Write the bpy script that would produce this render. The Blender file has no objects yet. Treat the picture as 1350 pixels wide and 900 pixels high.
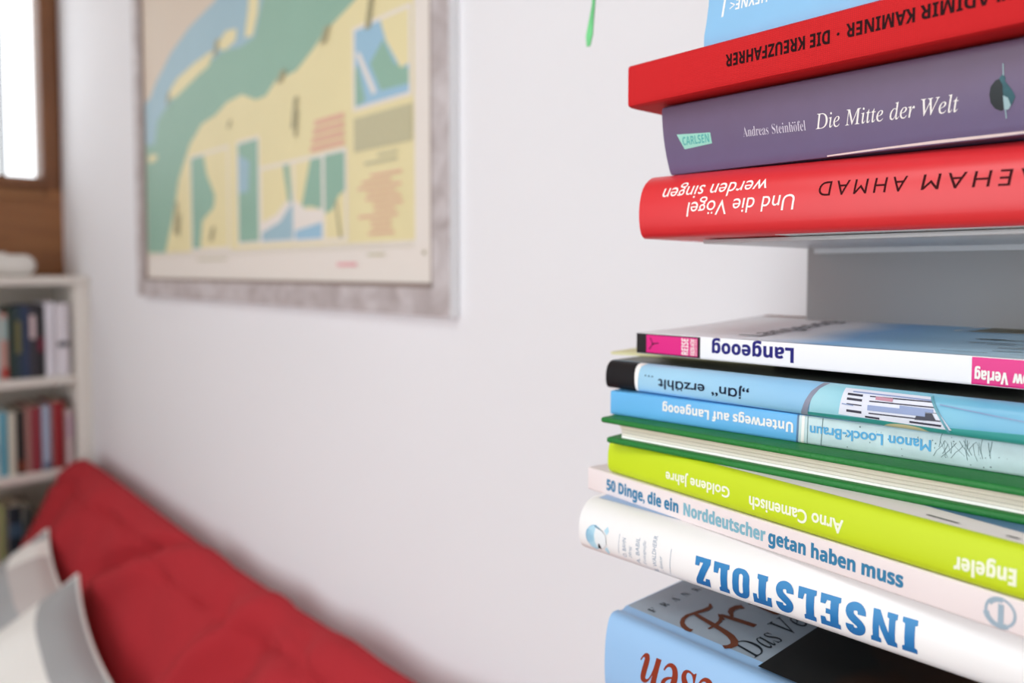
import bpy, bmesh, math, random
from mathutils import Vector, Matrix
random.seed(7)
SC = bpy.context.scene
COL = SC.collection
PI = math.pi
R = math.radians
H = 1.36                      # eye height above the floor; heights written below are relative to the eye unless added to H

# ------------------------------------------------------------------ camera, world, light, exposure
cam = bpy.data.cameras.new('camera')
cam.sensor_width = 36.0
cam.lens = 36.0 * 1000 / 1350
cam.shift_y = -47 / 1350
cam.clip_start = 0.02
cam.dof.use_dof = True
cam.dof.focus_distance = 0.335
cam.dof.aperture_fstop = 5.2
camo = bpy.data.objects.new('camera', cam)
COL.objects.link(camo)
camo.location = (0, 0, H)
camo.rotation_euler = (R(90 - 2.58), 0, R(47.1))
SC.camera = camo

world = bpy.data.worlds.new('sky')
SC.world = world
world.use_nodes = True
bg = world.node_tree.nodes['Background']
bg.inputs[0].default_value = (0.93, 0.97, 1.0, 1)
bg.inputs[1].default_value = 2.6


def area(name, loc, rot, sx, sy, power, col):
    l = bpy.data.lights.new(name, 'AREA')
    l.shape = 'RECTANGLE'; l.size = sx; l.size_y = sy; l.energy = power; l.color = col
    o = bpy.data.objects.new(name, l); COL.objects.link(o)
    o.location = loc; o.rotation_euler = rot
    return o


# daylight by added openings behind the camera and overhead, and by the far window
area('added_daylight_behind_camera', (-0.36, -1.66, 1.50), (R(90), 0, R(0)), 1.36, 1.9, 16, (0.905, 0.95, 1.0))
area('added_daylight_overhead', (-0.20, -0.85, 2.52), (0, 0, 0), 0.86, 0.76, 11, (0.905, 0.95, 1.0))
area('daylight_far_window', (-2.40, -0.05, 2.0), (0, R(-90), 0), 0.70, 1.0, 1.2, (0.97, 0.98, 1.0))

SC.view_settings.view_transform = 'Standard'
SC.view_settings.look = 'None'
SC.view_settings.gamma = 1
SC.view_settings.use_curve_mapping = False
SC.view_settings.exposure = -0.11
SC.cycles.use_denoising = True
SC.cycles.max_bounces = 10
SC.cycles.diffuse_bounces = 6


# ------------------------------------------------------------------ helpers
def srgb(h):
    h = h.lstrip('#')
    out = []
    for i in (0, 2, 4):
        c = int(h[i:i + 2], 16) / 255
        out.append(c / 12.92 if c <= 0.04045 else ((c + 0.055) / 1.055) ** 2.4)
    return (*out, 1.0)


MATS = {}


def mat(name, hexcol, rough=0.5, var=0.0, scale=40.0, bump=0.0, bscale=200.0, spec=0.4, metal=0.0, coat=0.0):
    if name in MATS: return MATS[name]
    if name.startswith(('ink_', 'stamped_')): spec, rough = 0.12, 0.6
    m = bpy.data.materials.new(name); m.use_nodes = True
    nt = m.node_tree; b = nt.nodes['Principled BSDF']
    b.inputs['Base Color'].default_value = srgb(hexcol)
    b.inputs['Roughness'].default_value = rough
    b.inputs['Specular IOR Level'].default_value = spec
    b.inputs['Metallic'].default_value = metal
    b.inputs['Coat Weight'].default_value = coat
    tc = nt.nodes.new('ShaderNodeTexCoord')
    if var > 0:
        n = nt.nodes.new('ShaderNodeTexNoise'); n.inputs['Scale'].default_value = scale; n.inputs['Detail'].default_value = 4
        nt.links.new(tc.outputs['Object'], n.inputs['Vector'])
        mx = nt.nodes.new('ShaderNodeMix'); mx.data_type = 'RGBA'
        c = srgb(hexcol)
        mx.inputs[6].default_value = (*[max(0, v * (1 - var)) for v in c[:3]], 1)
        mx.inputs[7].default_value = (*[min(1, v * (1 + var)) for v in c[:3]], 1)
        nt.links.new(n.outputs['Fac'], mx.inputs[0]); nt.links.new(mx.outputs[2], b.inputs['Base Color'])
    if bump > 0:
        n2 = nt.nodes.new('ShaderNodeTexNoise'); n2.inputs['Scale'].default_value = bscale; n2.inputs['Detail'].default_value = 3
        nt.links.new(tc.outputs['Object'], n2.inputs['Vector'])
        bp = nt.nodes.new('ShaderNodeBump'); bp.inputs['Strength'].default_value = bump; bp.inputs['Distance'].default_value = 0.002
        nt.links.new(n2.outputs['Fac'], bp.inputs['Height']); nt.links.new(bp.outputs[0], b.inputs['Normal'])
    MATS[name] = m
    return m


def mat_ramp(name, stops, axis='X', lo=0.0, hi=1.0, rough=0.4, distort=0.0, dscale=20.0, spec=0.4):
    """colours printed along one object axis (artwork, wood boards, page lines)"""
    if name in MATS: return MATS[name]
    m = bpy.data.materials.new(name); m.use_nodes = True
    nt = m.node_tree; b = nt.nodes['Principled BSDF']
    b.inputs['Roughness'].default_value = rough
    b.inputs['Specular IOR Level'].default_value = spec
    tc = nt.nodes.new('ShaderNodeTexCoord'); sp = nt.nodes.new('ShaderNodeSeparateXYZ')
    nt.links.new(tc.outputs['Object'], sp.inputs[0])
    mr = nt.nodes.new('ShaderNodeMapRange'); mr.inputs['From Min'].default_value = lo; mr.inputs['From Max'].default_value = hi
    src = sp.outputs[axis]
    if distort > 0:
        n = nt.nodes.new('ShaderNodeTexNoise'); n.inputs['Scale'].default_value = dscale; n.inputs['Detail'].default_value = 5
        nt.links.new(tc.outputs['Object'], n.inputs['Vector'])
        ma = nt.nodes.new('ShaderNodeMath'); ma.operation = 'MULTIPLY_ADD'; ma.inputs[1].default_value = distort
        nt.links.new(n.outputs['Fac'], ma.inputs[0]); nt.links.new(src, ma.inputs[2]); src = ma.outputs[0]
    nt.links.new(src, mr.inputs[0])
    cr = nt.nodes.new('ShaderNodeValToRGB')
    els = cr.color_ramp.elements
    while len(els) < len(stops): els.new(0.5)
    for e, (p, c) in zip(els, stops): e.position = p; e.color = srgb(c)
    nt.links.new(mr.outputs[0], cr.inputs[0]); nt.links.new(cr.outputs[0], b.inputs['Base Color'])
    MATS[name] = m
    return m


def mat_pages(name, light='f2ead8', dark='b9ad98', freq=2600.0, axis='Z'):
    """paper edges: fine lines along the pages"""
    if name in MATS: return MATS[name]
    m = bpy.data.materials.new(name); m.use_nodes = True
    nt = m.node_tree; b = nt.nodes['Principled BSDF']; b.inputs['Roughness'].default_value = 0.85
    tc = nt.nodes.new('ShaderNodeTexCoord'); mp = nt.nodes.new('ShaderNodeMapping')
    mp.inputs['Scale'].default_value = (3, 3, freq) if axis == 'Z' else (3, freq, 3)
    n = nt.nodes.new('ShaderNodeTexNoise'); n.inputs['Scale'].default_value = 1; n.inputs['Detail'].default_value = 2
    nt.links.new(tc.outputs['Object'], mp.inputs[0]); nt.links.new(mp.outputs[0], n.inputs['Vector'])
    cr = nt.nodes.new('ShaderNodeValToRGB')
    cr.color_ramp.elements[0].position = 0.32; cr.color_ramp.elements[0].color = srgb(dark)
    cr.color_ramp.elements[1].position = 0.6; cr.color_ramp.elements[1].color = srgb(light)
    nt.links.new(n.outputs['Fac'], cr.inputs[0]); nt.links.new(cr.outputs[0], b.inputs['Base Color'])
    MATS[name] = m
    return m


def mat_cloth(name, hexcol, freq=1400.0, strength=0.5, dark=0.8, rough=0.75, sheen=0.0):
    """woven cloth: two crossing fine waves, as colour grain and bump"""
    if name in MATS: return MATS[name]
    m = bpy.data.materials.new(name); m.use_nodes = True
    nt = m.node_tree; b = nt.nodes['Principled BSDF']; b.inputs['Roughness'].default_value = rough
    b.inputs['Specular IOR Level'].default_value = 0.25
    b.inputs['Sheen Weight'].default_value = sheen
    tc = nt.nodes.new('ShaderNodeTexCoord')
    outs = []
    for d in ('X', 'Z'):
        w = nt.nodes.new('ShaderNodeTexWave'); w.bands_direction = d; w.inputs['Scale'].default_value = freq / 6.283; w.inputs['Distortion'].default_value = 0.6
        nt.links.new(tc.outputs['Object'], w.inputs['Vector']); outs.append(w.outputs['Fac'])
    mul = nt.nodes.new('ShaderNodeMath'); mul.operation = 'MULTIPLY'
    nt.links.new(outs[0], mul.inputs[0]); nt.links.new(outs[1], mul.inputs[1])
    mx = nt.nodes.new('ShaderNodeMix'); mx.data_type = 'RGBA'; c = srgb(hexcol)
    mx.inputs[6].default_value = (*[v * dark for v in c[:3]], 1)
    mx.inputs[7].default_value = (*[min(1, v * 1.12) for v in c[:3]], 1)
    nt.links.new(mul.outputs[0], mx.inputs[0]); nt.links.new(mx.outputs[2], b.inputs['Base Color'])
    bp = nt.nodes.new('ShaderNodeBump'); bp.inputs['Strength'].default_value = strength; bp.inputs['Distance'].default_value = 0.0004
    nt.links.new(mul.outputs[0], bp.inputs['Height']); nt.links.new(bp.outputs[0], b.inputs['Normal'])
    MATS[name] = m
    return m


def mat_wood(name, c0, c1, axis='Y', sc=(3, 3, 40), rough=0.5):
    if name in MATS: return MATS[name]
    m = bpy.data.materials.new(name); m.use_nodes = True
    nt = m.node_tree; b = nt.nodes['Principled BSDF']; b.inputs['Roughness'].default_value = rough
    tc = nt.nodes.new('ShaderNodeTexCoord'); mp = nt.nodes.new('ShaderNodeMapping'); mp.inputs['Scale'].default_value = sc
    n = nt.nodes.new('ShaderNodeTexNoise'); n.inputs['Scale'].default_value = 1.0; n.inputs['Detail'].default_value = 6; n.inputs['Distortion'].default_value = 0.8
    nt.links.new(tc.outputs['Object'], mp.inputs[0]); nt.links.new(mp.outputs[0], n.inputs['Vector'])
    cr = nt.nodes.new('ShaderNodeValToRGB')
    cr.color_ramp.elements[0].position = 0.3; cr.color_ramp.elements[0].color = srgb(c0)
    cr.color_ramp.elements[1].position = 0.7; cr.color_ramp.elements[1].color = srgb(c1)
    nt.links.new(n.outputs['Fac'], cr.inputs[0]); nt.links.new(cr.outputs[0], b.inputs['Base Color'])
    MATS[name] = m
    return m


def tag(o, label=None, cat=None, group=None, kind=None):
    if label: o['label'] = label
    if cat: o['category'] = cat
    if group: o['group'] = group
    if kind: o['kind'] = kind
    return o


def empty(name, loc, rz=0.0):
    o = bpy.data.objects.new(name, None); COL.objects.link(o)
    o.location = loc; o.rotation_euler = (0, 0, rz); o.empty_display_size = 0.05
    return o


def build(name, bm, mats, parent=None, smooth=0.0):
    """link a bmesh as one mesh object; smooth = angle (deg) under which edges are shaded smooth"""
    if smooth >= 0 and not ('lettering' in name or 'title' in name): bmesh.ops.recalc_face_normals(bm, faces=bm.faces)
    me = bpy.data.meshes.new(name)
    if smooth < 0:
        for f in bm.faces: f.smooth = True
    if smooth > 0:
        for f in bm.faces: f.smooth = True
        for e in bm.edges:
            if len(e.link_faces) == 2 and e.calc_face_angle(0) > R(smooth): e.smooth = False
    bm.to_mesh(me); bm.free()
    for m in (mats if isinstance(mats, (list, tuple)) else [mats]): me.materials.append(m)
    o = bpy.data.objects.new(name, me); COL.objects.link(o)
    if parent: o.parent = parent
    return o


def box(bm, x0, x1, y0, y1, z0, z1, mi=0, bev=0.0, seg=2):
    vs = [bm.verts.new(p) for p in ((x0, y0, z0), (x1, y0, z0), (x1, y1, z0), (x0, y1, z0), (x0, y0, z1), (x1, y0, z1), (x1, y1, z1), (x0, y1, z1))]
    fs = [bm.faces.new([vs[i] for i in q]) for q in ((3, 2, 1, 0), (4, 5, 6, 7), (0, 1, 5, 4), (1, 2, 6, 5), (2, 3, 7, 6), (3, 0, 4, 7))]
    for f in fs: f.material_index = mi
    if bev > 0:
        es = list({e for f in fs for e in f.edges})
        r = bmesh.ops.bevel(bm, geom=es, offset=bev, segments=seg, affect='EDGES', profile=0.5, material=-1)
    return bm


def tube(bm, pts, rad, seg=8, mi=0):
    pts = [Vector(p) for p in pts]
    rads = rad if isinstance(rad, (list, tuple)) else [rad] * len(pts)
    rings = []
    for i, p in enumerate(pts):
        d = (pts[min(i + 1, len(pts) - 1)] - pts[max(i - 1, 0)]).normalized()
        a = d.cross(Vector((0, 0, 1)) if abs(d.z) < 0.9 else Vector((1, 0, 0))).normalized(); b = d.cross(a)
        rings.append([bm.verts.new(p + (a * math.cos(2 * PI * k / seg) + b * math.sin(2 * PI * k / seg)) * rads[i]) for k in range(seg)])
    for r0, r1 in zip(rings, rings[1:]):
        for k in range(seg):
            f = bm.faces.new((r0[k], r0[(k + 1) % seg], r1[(k + 1) % seg], r1[k])); f.material_index = mi
    for r in (rings[0], rings[-1]):
        f = bm.faces.new(r); f.material_index = mi
    return bm


def interp(pts, t):
    if t <= pts[0][0]: return pts[0][1]
    for (a, ya), (b, yb) in zip(pts, pts[1:]):
        if t <= b: return ya + (yb - ya) * (t - a) / (b - a)
    return pts[-1][1]


# ------------------------------------------------------------------ lettering
STY = {'serif_italic': (0x1D434, 0x1D44E, None), 'serif_bold': (0x1D400, 0x1D41A, 0x1D7CE), 'serif_bold_italic': (0x1D468, 0x1D482, 0x1D7CE),
       'sans_bold': (0x1D5D4, 0x1D5EE, 0x1D7EC), 'sans_bold_italic': (0x1D63C, 0x1D656, 0x1D7EC), 'sans_italic': (0x1D608, 0x1D622, None), 'typewriter': (0x1D670, 0x1D68A, 0x1D7F6)}


def styled(s, style):
    if style not in STY: return s
    U, L, D = STY[style]; out = ''
    for c in s:
        if 'A' <= c <= 'Z': out += chr(U + ord(c) - 65)
        elif 'a' <= c <= 'z': out += '\u210e' if (style == 'serif_italic' and c == 'h') else chr(L + ord(c) - 97)
        elif c.isdigit() and D: out += chr(D + ord(c) - 48)
        else: out += c
    return out


def text_geo(s, style='plain', offset=0.0, spacing=1.0, shear=0.0):
    cu = bpy.data.curves.new('lettering', 'FONT'); cu.body = styled(s, style); cu.size = 1.0
    cu.offset = min(offset, 0.0); cu.space_character = spacing; cu.shear = shear; cu.resolution_u = 4
    o = bpy.data.objects.new('lettering', cu); COL.objects.link(o)
    dg = bpy.context.evaluated_depsgraph_get(); dg.update()
    e = o.evaluated_get(dg); me = e.to_mesh()
    vs = [(v.co.x, v.co.y) for v in me.vertices]; fs = [tuple(p.vertices) for p in me.polygons]
    e.to_mesh_clear(); bpy.data.objects.remove(o); bpy.data.curves.remove(cu)
    return vs, fs


CAPS = {}


def cap_height(style):
    if style not in CAPS:
        vs, _ = text_geo('H', style); CAPS[style] = max(v[1] for v in vs)
    return CAPS[style]


def thicken(bm, P, fs, w, mi, base=8.0e-6):
    """heavier letters: a narrow strip along every outline edge, each a hair above the last"""
    cnt = {}
    for f in fs:
        for k in range(len(f)):
            e = (f[k - 1], f[k]); key = (min(e), max(e)); cnt[key] = cnt.get(key, 0) + 1
    k = 0
    for (a, c), n in cnt.items():
        if n != 1: continue
        (x0, z0), (x1, z1) = P[a], P[c]; L = math.hypot(x1 - x0, z1 - z0)
        if L < 1e-7: continue
        ux, uz = (x1 - x0) / L * w * .35, (z1 - z0) / L * w * .35; nx, nz = -(z1 - z0) / L * w / 2, (x1 - x0) / L * w / 2
        y = -base - (k % 6) * 3.0e-6; k += 1
        q = [bm.verts.new(p) for p in ((x0 - ux - nx, y, z0 - uz - nz), (x1 + ux - nx, y, z1 + uz - nz), (x1 + ux + nx, y, z1 + uz + nz), (x0 - ux + nx, y, z0 - uz + nz))]
        bm.faces.new(q).material_index = mi


def put_text(bm, s, s0, s1, b0, b1, cap, flip=False, style='plain', offset=0.0, spacing=1.0, shear=0.0, mi=0, bold=0.0):
    """write s so that its ink spans s0..s1; baseline b0 (at s0) to b1 (at s1); cap = signed cap height; flip = turned upside down (all mm)"""
    vs, fs = text_geo(s, style, offset, spacing, shear)
    if not vs: return
    x0 = min(v[0] for v in vs); x1 = max(v[0] for v in vs); ch = cap_height(style)
    nv = []; P = []
    for x, y in vs:
        f = (x - x0) / (x1 - x0)
        S = s1 + (s0 - s1) * f if flip else s0 + (s1 - s0) * f
        B = b0 + (b1 - b0) * ((S - s0) / (s1 - s0))
        T = B - y / ch * cap if flip else B + y / ch * cap
        P.append((S / 1000, T / 1000)); nv.append(bm.verts.new((S / 1000, 0, T / 1000)))
    for f in fs:
        try: q = bm.faces.new([nv[i] for i in f]); q.material_index = mi
        except ValueError: pass
    if bold > 0: thicken(bm, P, fs, bold / 1000, mi)


def put_text_side(bm, s, t0, t1, sbase, cap, style='plain', offset=0.0, mi=0, spacing=1.0):
    """text that reads upwards: runs from t0 to t1, letters' tops towards the left (mm)"""
    vs, fs = text_geo(s, style, offset, spacing)
    x0 = min(v[0] for v in vs); x1 = max(v[0] for v in vs); ch = cap_height(style)
    nv = [bm.verts.new(((sbase - y / ch * cap) / 1000, 0, (t0 + (t1 - t0) * (x - x0) / (x1 - x0)) / 1000)) for x, y in vs]
    for f in fs:
        try: q = bm.faces.new([nv[i] for i in f]); q.material_index = mi
        except ValueError: pass


LAYER = [0]


def put_poly(bm, pts, mi=0, layer=None):
    # each printed shape lies a few thousandths of a millimetre above the one printed before it
    if layer is None: LAYER[0] = (LAYER[0] + 1) % 60; layer = LAYER[0]
    y = -(mi * 60 + layer) * 2.2e-6 if mi < 2 else -(mi * 60 + layer) * 1.0e-6 - 1.3e-4
    f = bm.faces.new([bm.verts.new((s / 1000, y, t / 1000)) for s, t in pts]); f.material_index = mi
    f.normal_update()
    if len(pts) > 4 or mi >= 0: bmesh.ops.triangulate(bm, faces=[f])


def put_line(bm, pts, w, mi=0):
    for (a, b), (c, d) in zip(pts, pts[1:]):
        L = math.hypot(c - a, d - b) or 1; nx, ny = -(d - b) / L * w / 2, (c - a) / L * w / 2
        put_poly(bm, [(a - nx, b - ny), (c - nx, d - ny), (c + nx, d + ny), (a + nx, b + ny)], mi)


def disc_pts(cx, cy, rx, ry, n=20, a0=0, a1=360):
    return [(cx + rx * math.cos(R(a0 + (a1 - a0) * i / n)), cy + ry * math.sin(R(a0 + (a1 - a0) * i / n))) for i in range(n if a1 - a0 == 360 else n + 1)]


def put_ring(bm, cx, cy, rx, ry, w, mi=0, a0=0, a1=360, n=28):
    pts = [(cx + rx * math.cos(R(a0 + (a1 - a0) * i / n)), cy + ry * math.sin(R(a0 + (a1 - a0) * i / n))) for i in range(n + 1)]
    put_line(bm, pts, w, mi)


# ------------------------------------------------------------------ books
class Book:
    """A book lying on its side: x along the spine, y from the spine into the pages, z thickness. prof = [(t fraction, y mm)] spine section."""

    def __init__(s, loc, yaw, T, L, D, prof, label, group='books stacked on the column', name='book', s0=0.0):
        s.T, s.L, s.D, s.s0 = T, L, D, s0 / 1000
        s.prof = [(f * T, y / 1000) for f, y in prof]
        s.root = tag(empty(name, (loc[0], loc[1], loc[2] + H), R(yaw)), label, 'book', group)

    def line(s):
        return [(s.D, 0.0)] + [(y, t) for t, y in s.prof] + [(s.D, s.T)]

    def cover(s, m, th=0.0005, name='cover', lift=None, groove=False):
        bm = bmesh.new()
        out = s.line()
        if groove:     # hinge grooves of a hard cover
            yb, yt = s.prof[0][1], s.prof[-1][1]
            g = [(0.0035, 0), (0.0055, 0.0010), (0.0080, 0.0010), (0.0100, 0)]
            out = [(s.D, 0.0)] + [(yb + a, d) for a, d in reversed(g)] + [(y, t) for t, y in s.prof] + [(yt + a, s.T - d) for a, d in g] + [(s.D, s.T)]
        inn = []
        for y, t in out: inn.append((y if y >= s.D else y + th, min(max(t, th), s.T - th) if th < s.T / 2 else t))
        x0, x1 = s.s0, s.s0 + s.L
        def ring(x): return [bm.verts.new((x, y, t)) for y, t in out], [bm.verts.new((x, y, t)) for y, t in inn]
        a, ai = ring(x0); b, bi = ring(x1)
        for i in range(len(out) - 1):
            bm.faces.new((a[i], a[i + 1], b[i + 1], b[i])); bm.faces.new((ai[i], bi[i], bi[i + 1], ai[i + 1]))
            bm.faces.new((a[i], ai[i], ai[i + 1], a[i + 1])); bm.faces.new((b[i], b[i + 1], bi[i + 1], bi[i]))
        bm.faces.new((a[0], b[0], bi[0], ai[0])); bm.faces.new((a[-1], ai[-1], bi[-1], b[-1]))
        if lift:
            bmesh.ops.subdivide_edges(bm, edges=[e for e in bm.edges if abs((e.verts[0].co - e.verts[1].co).y) > 0.05], cuts=8)
            for v in bm.verts:
                if v.co.z > s.T * 0.6: v.co.z += lift * (max(0, v.co.y) / s.D) ** 1.6
        return build(name, bm, m, s.root, 35)

    def pages(s, m, inset=0.0008, th=0.0006, fore=0.001, lift=0.0):
        bm = bmesh.new(); y0 = max(p[1] for p in s.prof) + th + 0.0004
        y0 = min(y0, s.D * 0.5)
        # follow the spine so the ends look like a real text block
        n = 9
        for side in (0, 1): pass
        x0, x1 = s.s0 + inset, s.s0 + s.L - inset
        ring = []
        for i in range(n):
            t = th + (s.T - 2 * th) * i / (n - 1)
            ring.append((interp(s.prof, t) + th + 0.0005, t))
        ring = [(max(y, 0.0005), t) for y, t in ring]
        loop = ring + [(s.D - fore, s.T - th + lift), (s.D - fore, th)]
        A = [bm.verts.new((x0, y, t)) for y, t in loop]; B = [bm.verts.new((x1, y, t)) for y, t in loop]
        bm.faces.new(A); bm.faces.new(list(reversed(B)))
        for i in range(len(loop)):
            j = (i + 1) % len(loop); bm.faces.new((A[i], B[i], B[j], A[j]))
        return build('page_block', bm, m, s.root, 0)

    def on_spine(s, name, bm, m, off=0.00012, parent=None, label=None, smooth=None):
        """wrap flat artwork (x = along the spine, z = up the spine) on the spine's surface"""
        for t, _ in s.prof[1:-1]:
            bmesh.ops.bisect_plane(bm, geom=bm.verts[:] + bm.edges[:] + bm.faces[:], plane_co=(0, 0, t), plane_no=(0, 0, 1), dist=1e-6)
        for v in bm.verts: v.co.y = interp(s.prof, v.co.z) - off + v.co.y
        o = build(name, bm, m, parent or s.root, smooth if smooth is not None else (0 if 'lettering' in name or 'title' in name else -1))
        if label: o['label'] = label
        return o

    def on_top(s, name, bm, m, off=0.00012, lift=0.0, label=None):
        """lay flat artwork (x, z read as y) on the upper cover"""
        for v in bm.verts: v.co = Vector((v.co.x, v.co.z, s.T + off - v.co.y + (lift * (max(0, v.co.z) / s.D) ** 1.6)))
        if lift: pass
        o = build(name, bm, m, s.root, 0 if 'lettering' in name or 'title' in name else -1)
        if label: o['label'] = label
        return o


FLAT = [(0, 1.4), (.03, .5), (.08, .12), (.14, 0), (.86, 0), (.92, .12), (.97, .5), (1, 1.4)]
PAGES = mat_pages('paper_edges')
PAGES_W = mat_pages('paper_edges_white', 'f4f2ee', 'c9c5bf')
INK_BLACK = mat('ink_black', '17151a', 0.5)
INK_WHITE = mat('ink_white', 'f6f4f0', 0.45)

# ------------------------------------------------------------------ the room
WX, WY = -2.46, 0.54                      # far wall and picture wall planes
plaster = mat('white_plaster', 'e8e8eb', 0.9, var=0.02, scale=3, bump=0.15, bscale=60, spec=0.2)


def struct(name, bm, m, smooth=0.0):
    return tag(build(name, bm, m, None, smooth), kind='structure')


XR, YB, ZT = 1.5, -1.75, 2.55
b = bmesh.new(); box(b, WX - .1, XR + .1, WY, WY + .1, -.1, ZT + .1); struct('wall_back', b, plaster)
b = bmesh.new(); box(b, XR, XR + .1, YB - .1, WY, -.1, ZT + .1); struct('wall_right', b, plaster)
b = bmesh.new()                           # wall behind the camera with an added window opening for light
box(b, WX - .1, -1.06, YB - .1, YB, -.1, ZT + .1); box(b, 0.34, XR, YB - .1, YB, -.1, ZT + .1)
box(b, -1.06, 0.34, YB - .1, YB, -.1, 0.50); box(b, -1.06, 0.34, YB - .1, YB, 2.50, ZT + .1)
struct('wall_front', b, plaster)
b = bmesh.new(); box(b, WX - .1, XR + .1, YB - .1, WY + .1, -.1, 0.0)
struct('floor', b, mat_wood('oak_floor', '9a7a55', 'b7986f', sc=(2, 18, 3), rough=0.4))
b = bmesh.new()
box(b, WX - .1, -.65, YB - .1, WY + .1, ZT, ZT + .1); box(b, .25, XR + .1, YB - .1, WY + .1, ZT, ZT + .1)
box(b, -.65, .25, YB - .1, -1.25, ZT, ZT + .1); box(b, -.65, .25, -.45, WY + .1, ZT, ZT + .1)
struct('ceiling', b, mat_wood('ceiling_boards', 'a98f70', 'c4ad8f', sc=(2, 16, 3)))
wn3 = tag(empty('added_window_3', (-.20, -.85, ZT)), kind='structure')  # roof window, added to light the upper faces of the books
b = bmesh.new()
for x0, x1, y0, y1 in ((-.45, -.43, -.40, .40), (.43, .45, -.40, .40), (-.43, .43, -.40, -.38), (-.43, .43, .38, .40)): box(b, x0, x1, y0, y1, -.01, .09, bev=.003)
build('window_frame', b, mat('added_window_white', 'eeeeec', 0.5), wn3, 30)
# far wall: timber boards round the window
timber = mat_wood('timber_boards', '7d4f2f', '9c693f', sc=(3, 2.2, 26), rough=0.5)
wz0, wz1, wy0, wy1 = 0.262 + H, 2.36, -0.55, 0.497
b = bmesh.new()
box(b, WX - .1, WX, YB, WY, 0, wz0); box(b, WX - .1, WX, YB, WY, wz1, ZT)
box(b, WX - .1, WX, YB, wy0, wz0, wz1); box(b, WX - .1, WX, wy1, WY, wz0, wz1)
struct('wall_left', b, timber)
wn = tag(empty('window_1', (WX, wy1, wz0)), kind='structure')
b = bmesh.new()
frame_wood = mat_wood('window_wood', '6d4328', '8a5b38', sc=(30, 3, 3), rough=0.45)
W_, H_ = wy1 - wy0, wz1 - wz0
box(b, -.09, .012, -.006, .036, -.03, H_ + .03, bev=.003); box(b, -.09, .012, -W_ - .03, -W_ + .006, -.03, H_ + .03, bev=.003)
box(b, -.09, .020, -W_, -.006, -.032, -.004, bev=.003); box(b, -.09, .012, -W_, -.006, H_ - .01, H_ + .03, bev=.003)
build('window_frame', b, frame_wood, wn, 30)
b = bmesh.new(); box(b, .0, .010, -W_, -.006, -.062, -.036, bev=.003)
build('window_sill', b, mat_wood('sill_wood', '8a5c38', 'a9774b', sc=(3, 3, 40)), wn, 30)
b = bmesh.new()
for yy in (-.092, -.40, -.70): box(b, -.055, -.040, yy - .006, yy + .006, -.004, H_ - .01)
build('window_mullion', b, mat('mullion_grey', '5d6066', 0.5), wn)
glass = bpy.data.materials.new('window_glass'); glass.use_nodes = True
g = glass.node_tree.nodes['Principled BSDF']; g.inputs['Transmission Weight'].default_value = 1.0; g.inputs['Roughness'].default_value = 0.0
g.inputs['IOR'].default_value = 1.02; g.inputs['Base Color'].default_value = (1, 1, 1, 1)
b = bmesh.new(); box(b, -.050, -.046, -W_, -.006, -.004, H_ - .01); build('glass_pane', b, glass, wn)
wn2 = tag(empty('added_window_2', (-0.36, YB, 0.50)), kind='structure')  # unseen window, added to bring daylight onto the spines and wall
b = bmesh.new()
for x0, x1, z0, z1 in ((-.70, -.64, 0, 2.0), (.64, .70, 0, 2.0), (-.64, .64, 0, .06), (-.64, .64, 1.94, 2.0)): box(b, x0, x1, -.09, .01, z0, z1, bev=.004)
build('window_frame', b, mat('added_window_white', 'eeeeec', 0.5), wn2, 30)

# ------------------------------------------------------------------ the column of books: post and plates
steel = mat('pale_grey_steel', 'c3c5c8', 0.35, spec=0.5)
post_grey = mat('grey_steel', '9b9b9c', 0.4, spec=0.4)
tower = tag(empty('book_column', (-0.1615, 0.52, 0)), 'pale grey metal book column with short shelf plates, standing behind the stacked books against the white wall', 'shelf')
b = bmesh.new(); box(b, -.07, .07, -.044, .018, .012, 2.05, bev=.002); build('post', b, post_grey, tower, 30)
b = bmesh.new(); box(b, -.16, .14, -.19, .018, 0, .012, bev=.003); build('base_plate', b, steel, tower, 30)
for z in (0.0145, -0.1550, -0.2285):
    b = bmesh.new(); box(b, -.062, .105, -.176, -.040, z + H, z + H + .0022, bev=.0006)
    box(b, -.062, .07, -.050, -.044, z + H - .003, z + H + .0022)
    build('shelf_plate', b, steel, tower, 30)
for z in (-.55, -.9): 
    b = bmesh.new(); box(b, -.062, .07, -.176, -.040, z + H, z + H + .0022, bev=.0006); build('shelf_plate', b, steel, tower, 30)

# ------------------------------------------------------------------ upper stack
# light blue paperback on top
hey = mat('sky_blue_card', '8cc0e6', 0.38, var=0.03, scale=60)
bk = Book((-.2112, .3238, .1078), -2, .0557, .187, .118, [(0, 1.2), (.04, .2), (.12, .4), (.25, 2.2), (.4, 3.8), (.55, 4.4), (.75, 3.6), (.9, 1.8), (1, 2.6)],
          'thick sky blue paperback lying on the red cloth book at the top of the picture')
bk.cover(hey); bk.pages(PAGES)
b = bmesh.new(); put_text(b, 'HEYNE<', 14.5, 37, 18.6, 18.0, 6.0, flip=True, style='sans_bold', offset=.02) if False else None
put_text(b, 'HEYNE<', 12.6, 32.5, 21.3, 20.4, 5.2, flip=True, style='sans_bold', offset=.01)
put_line(b, [(8.9, 14.2), (9.4, 25)], 1.1)
bk.on_spine('publisher_lettering', b, INK_WHITE)
b = bmesh.new()
for (x, y, r) in ((47.5, 20.6, .55), (50, 18.9, .45), (45, 22.5, .4), (52, 23, .5), (55.5, 25, .4)): put_poly(b, disc_pts(x, y, r, r, 10))
bk.on_spine('printed_dots', b, mat('berry_red', 'b3425f', .5))
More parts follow.
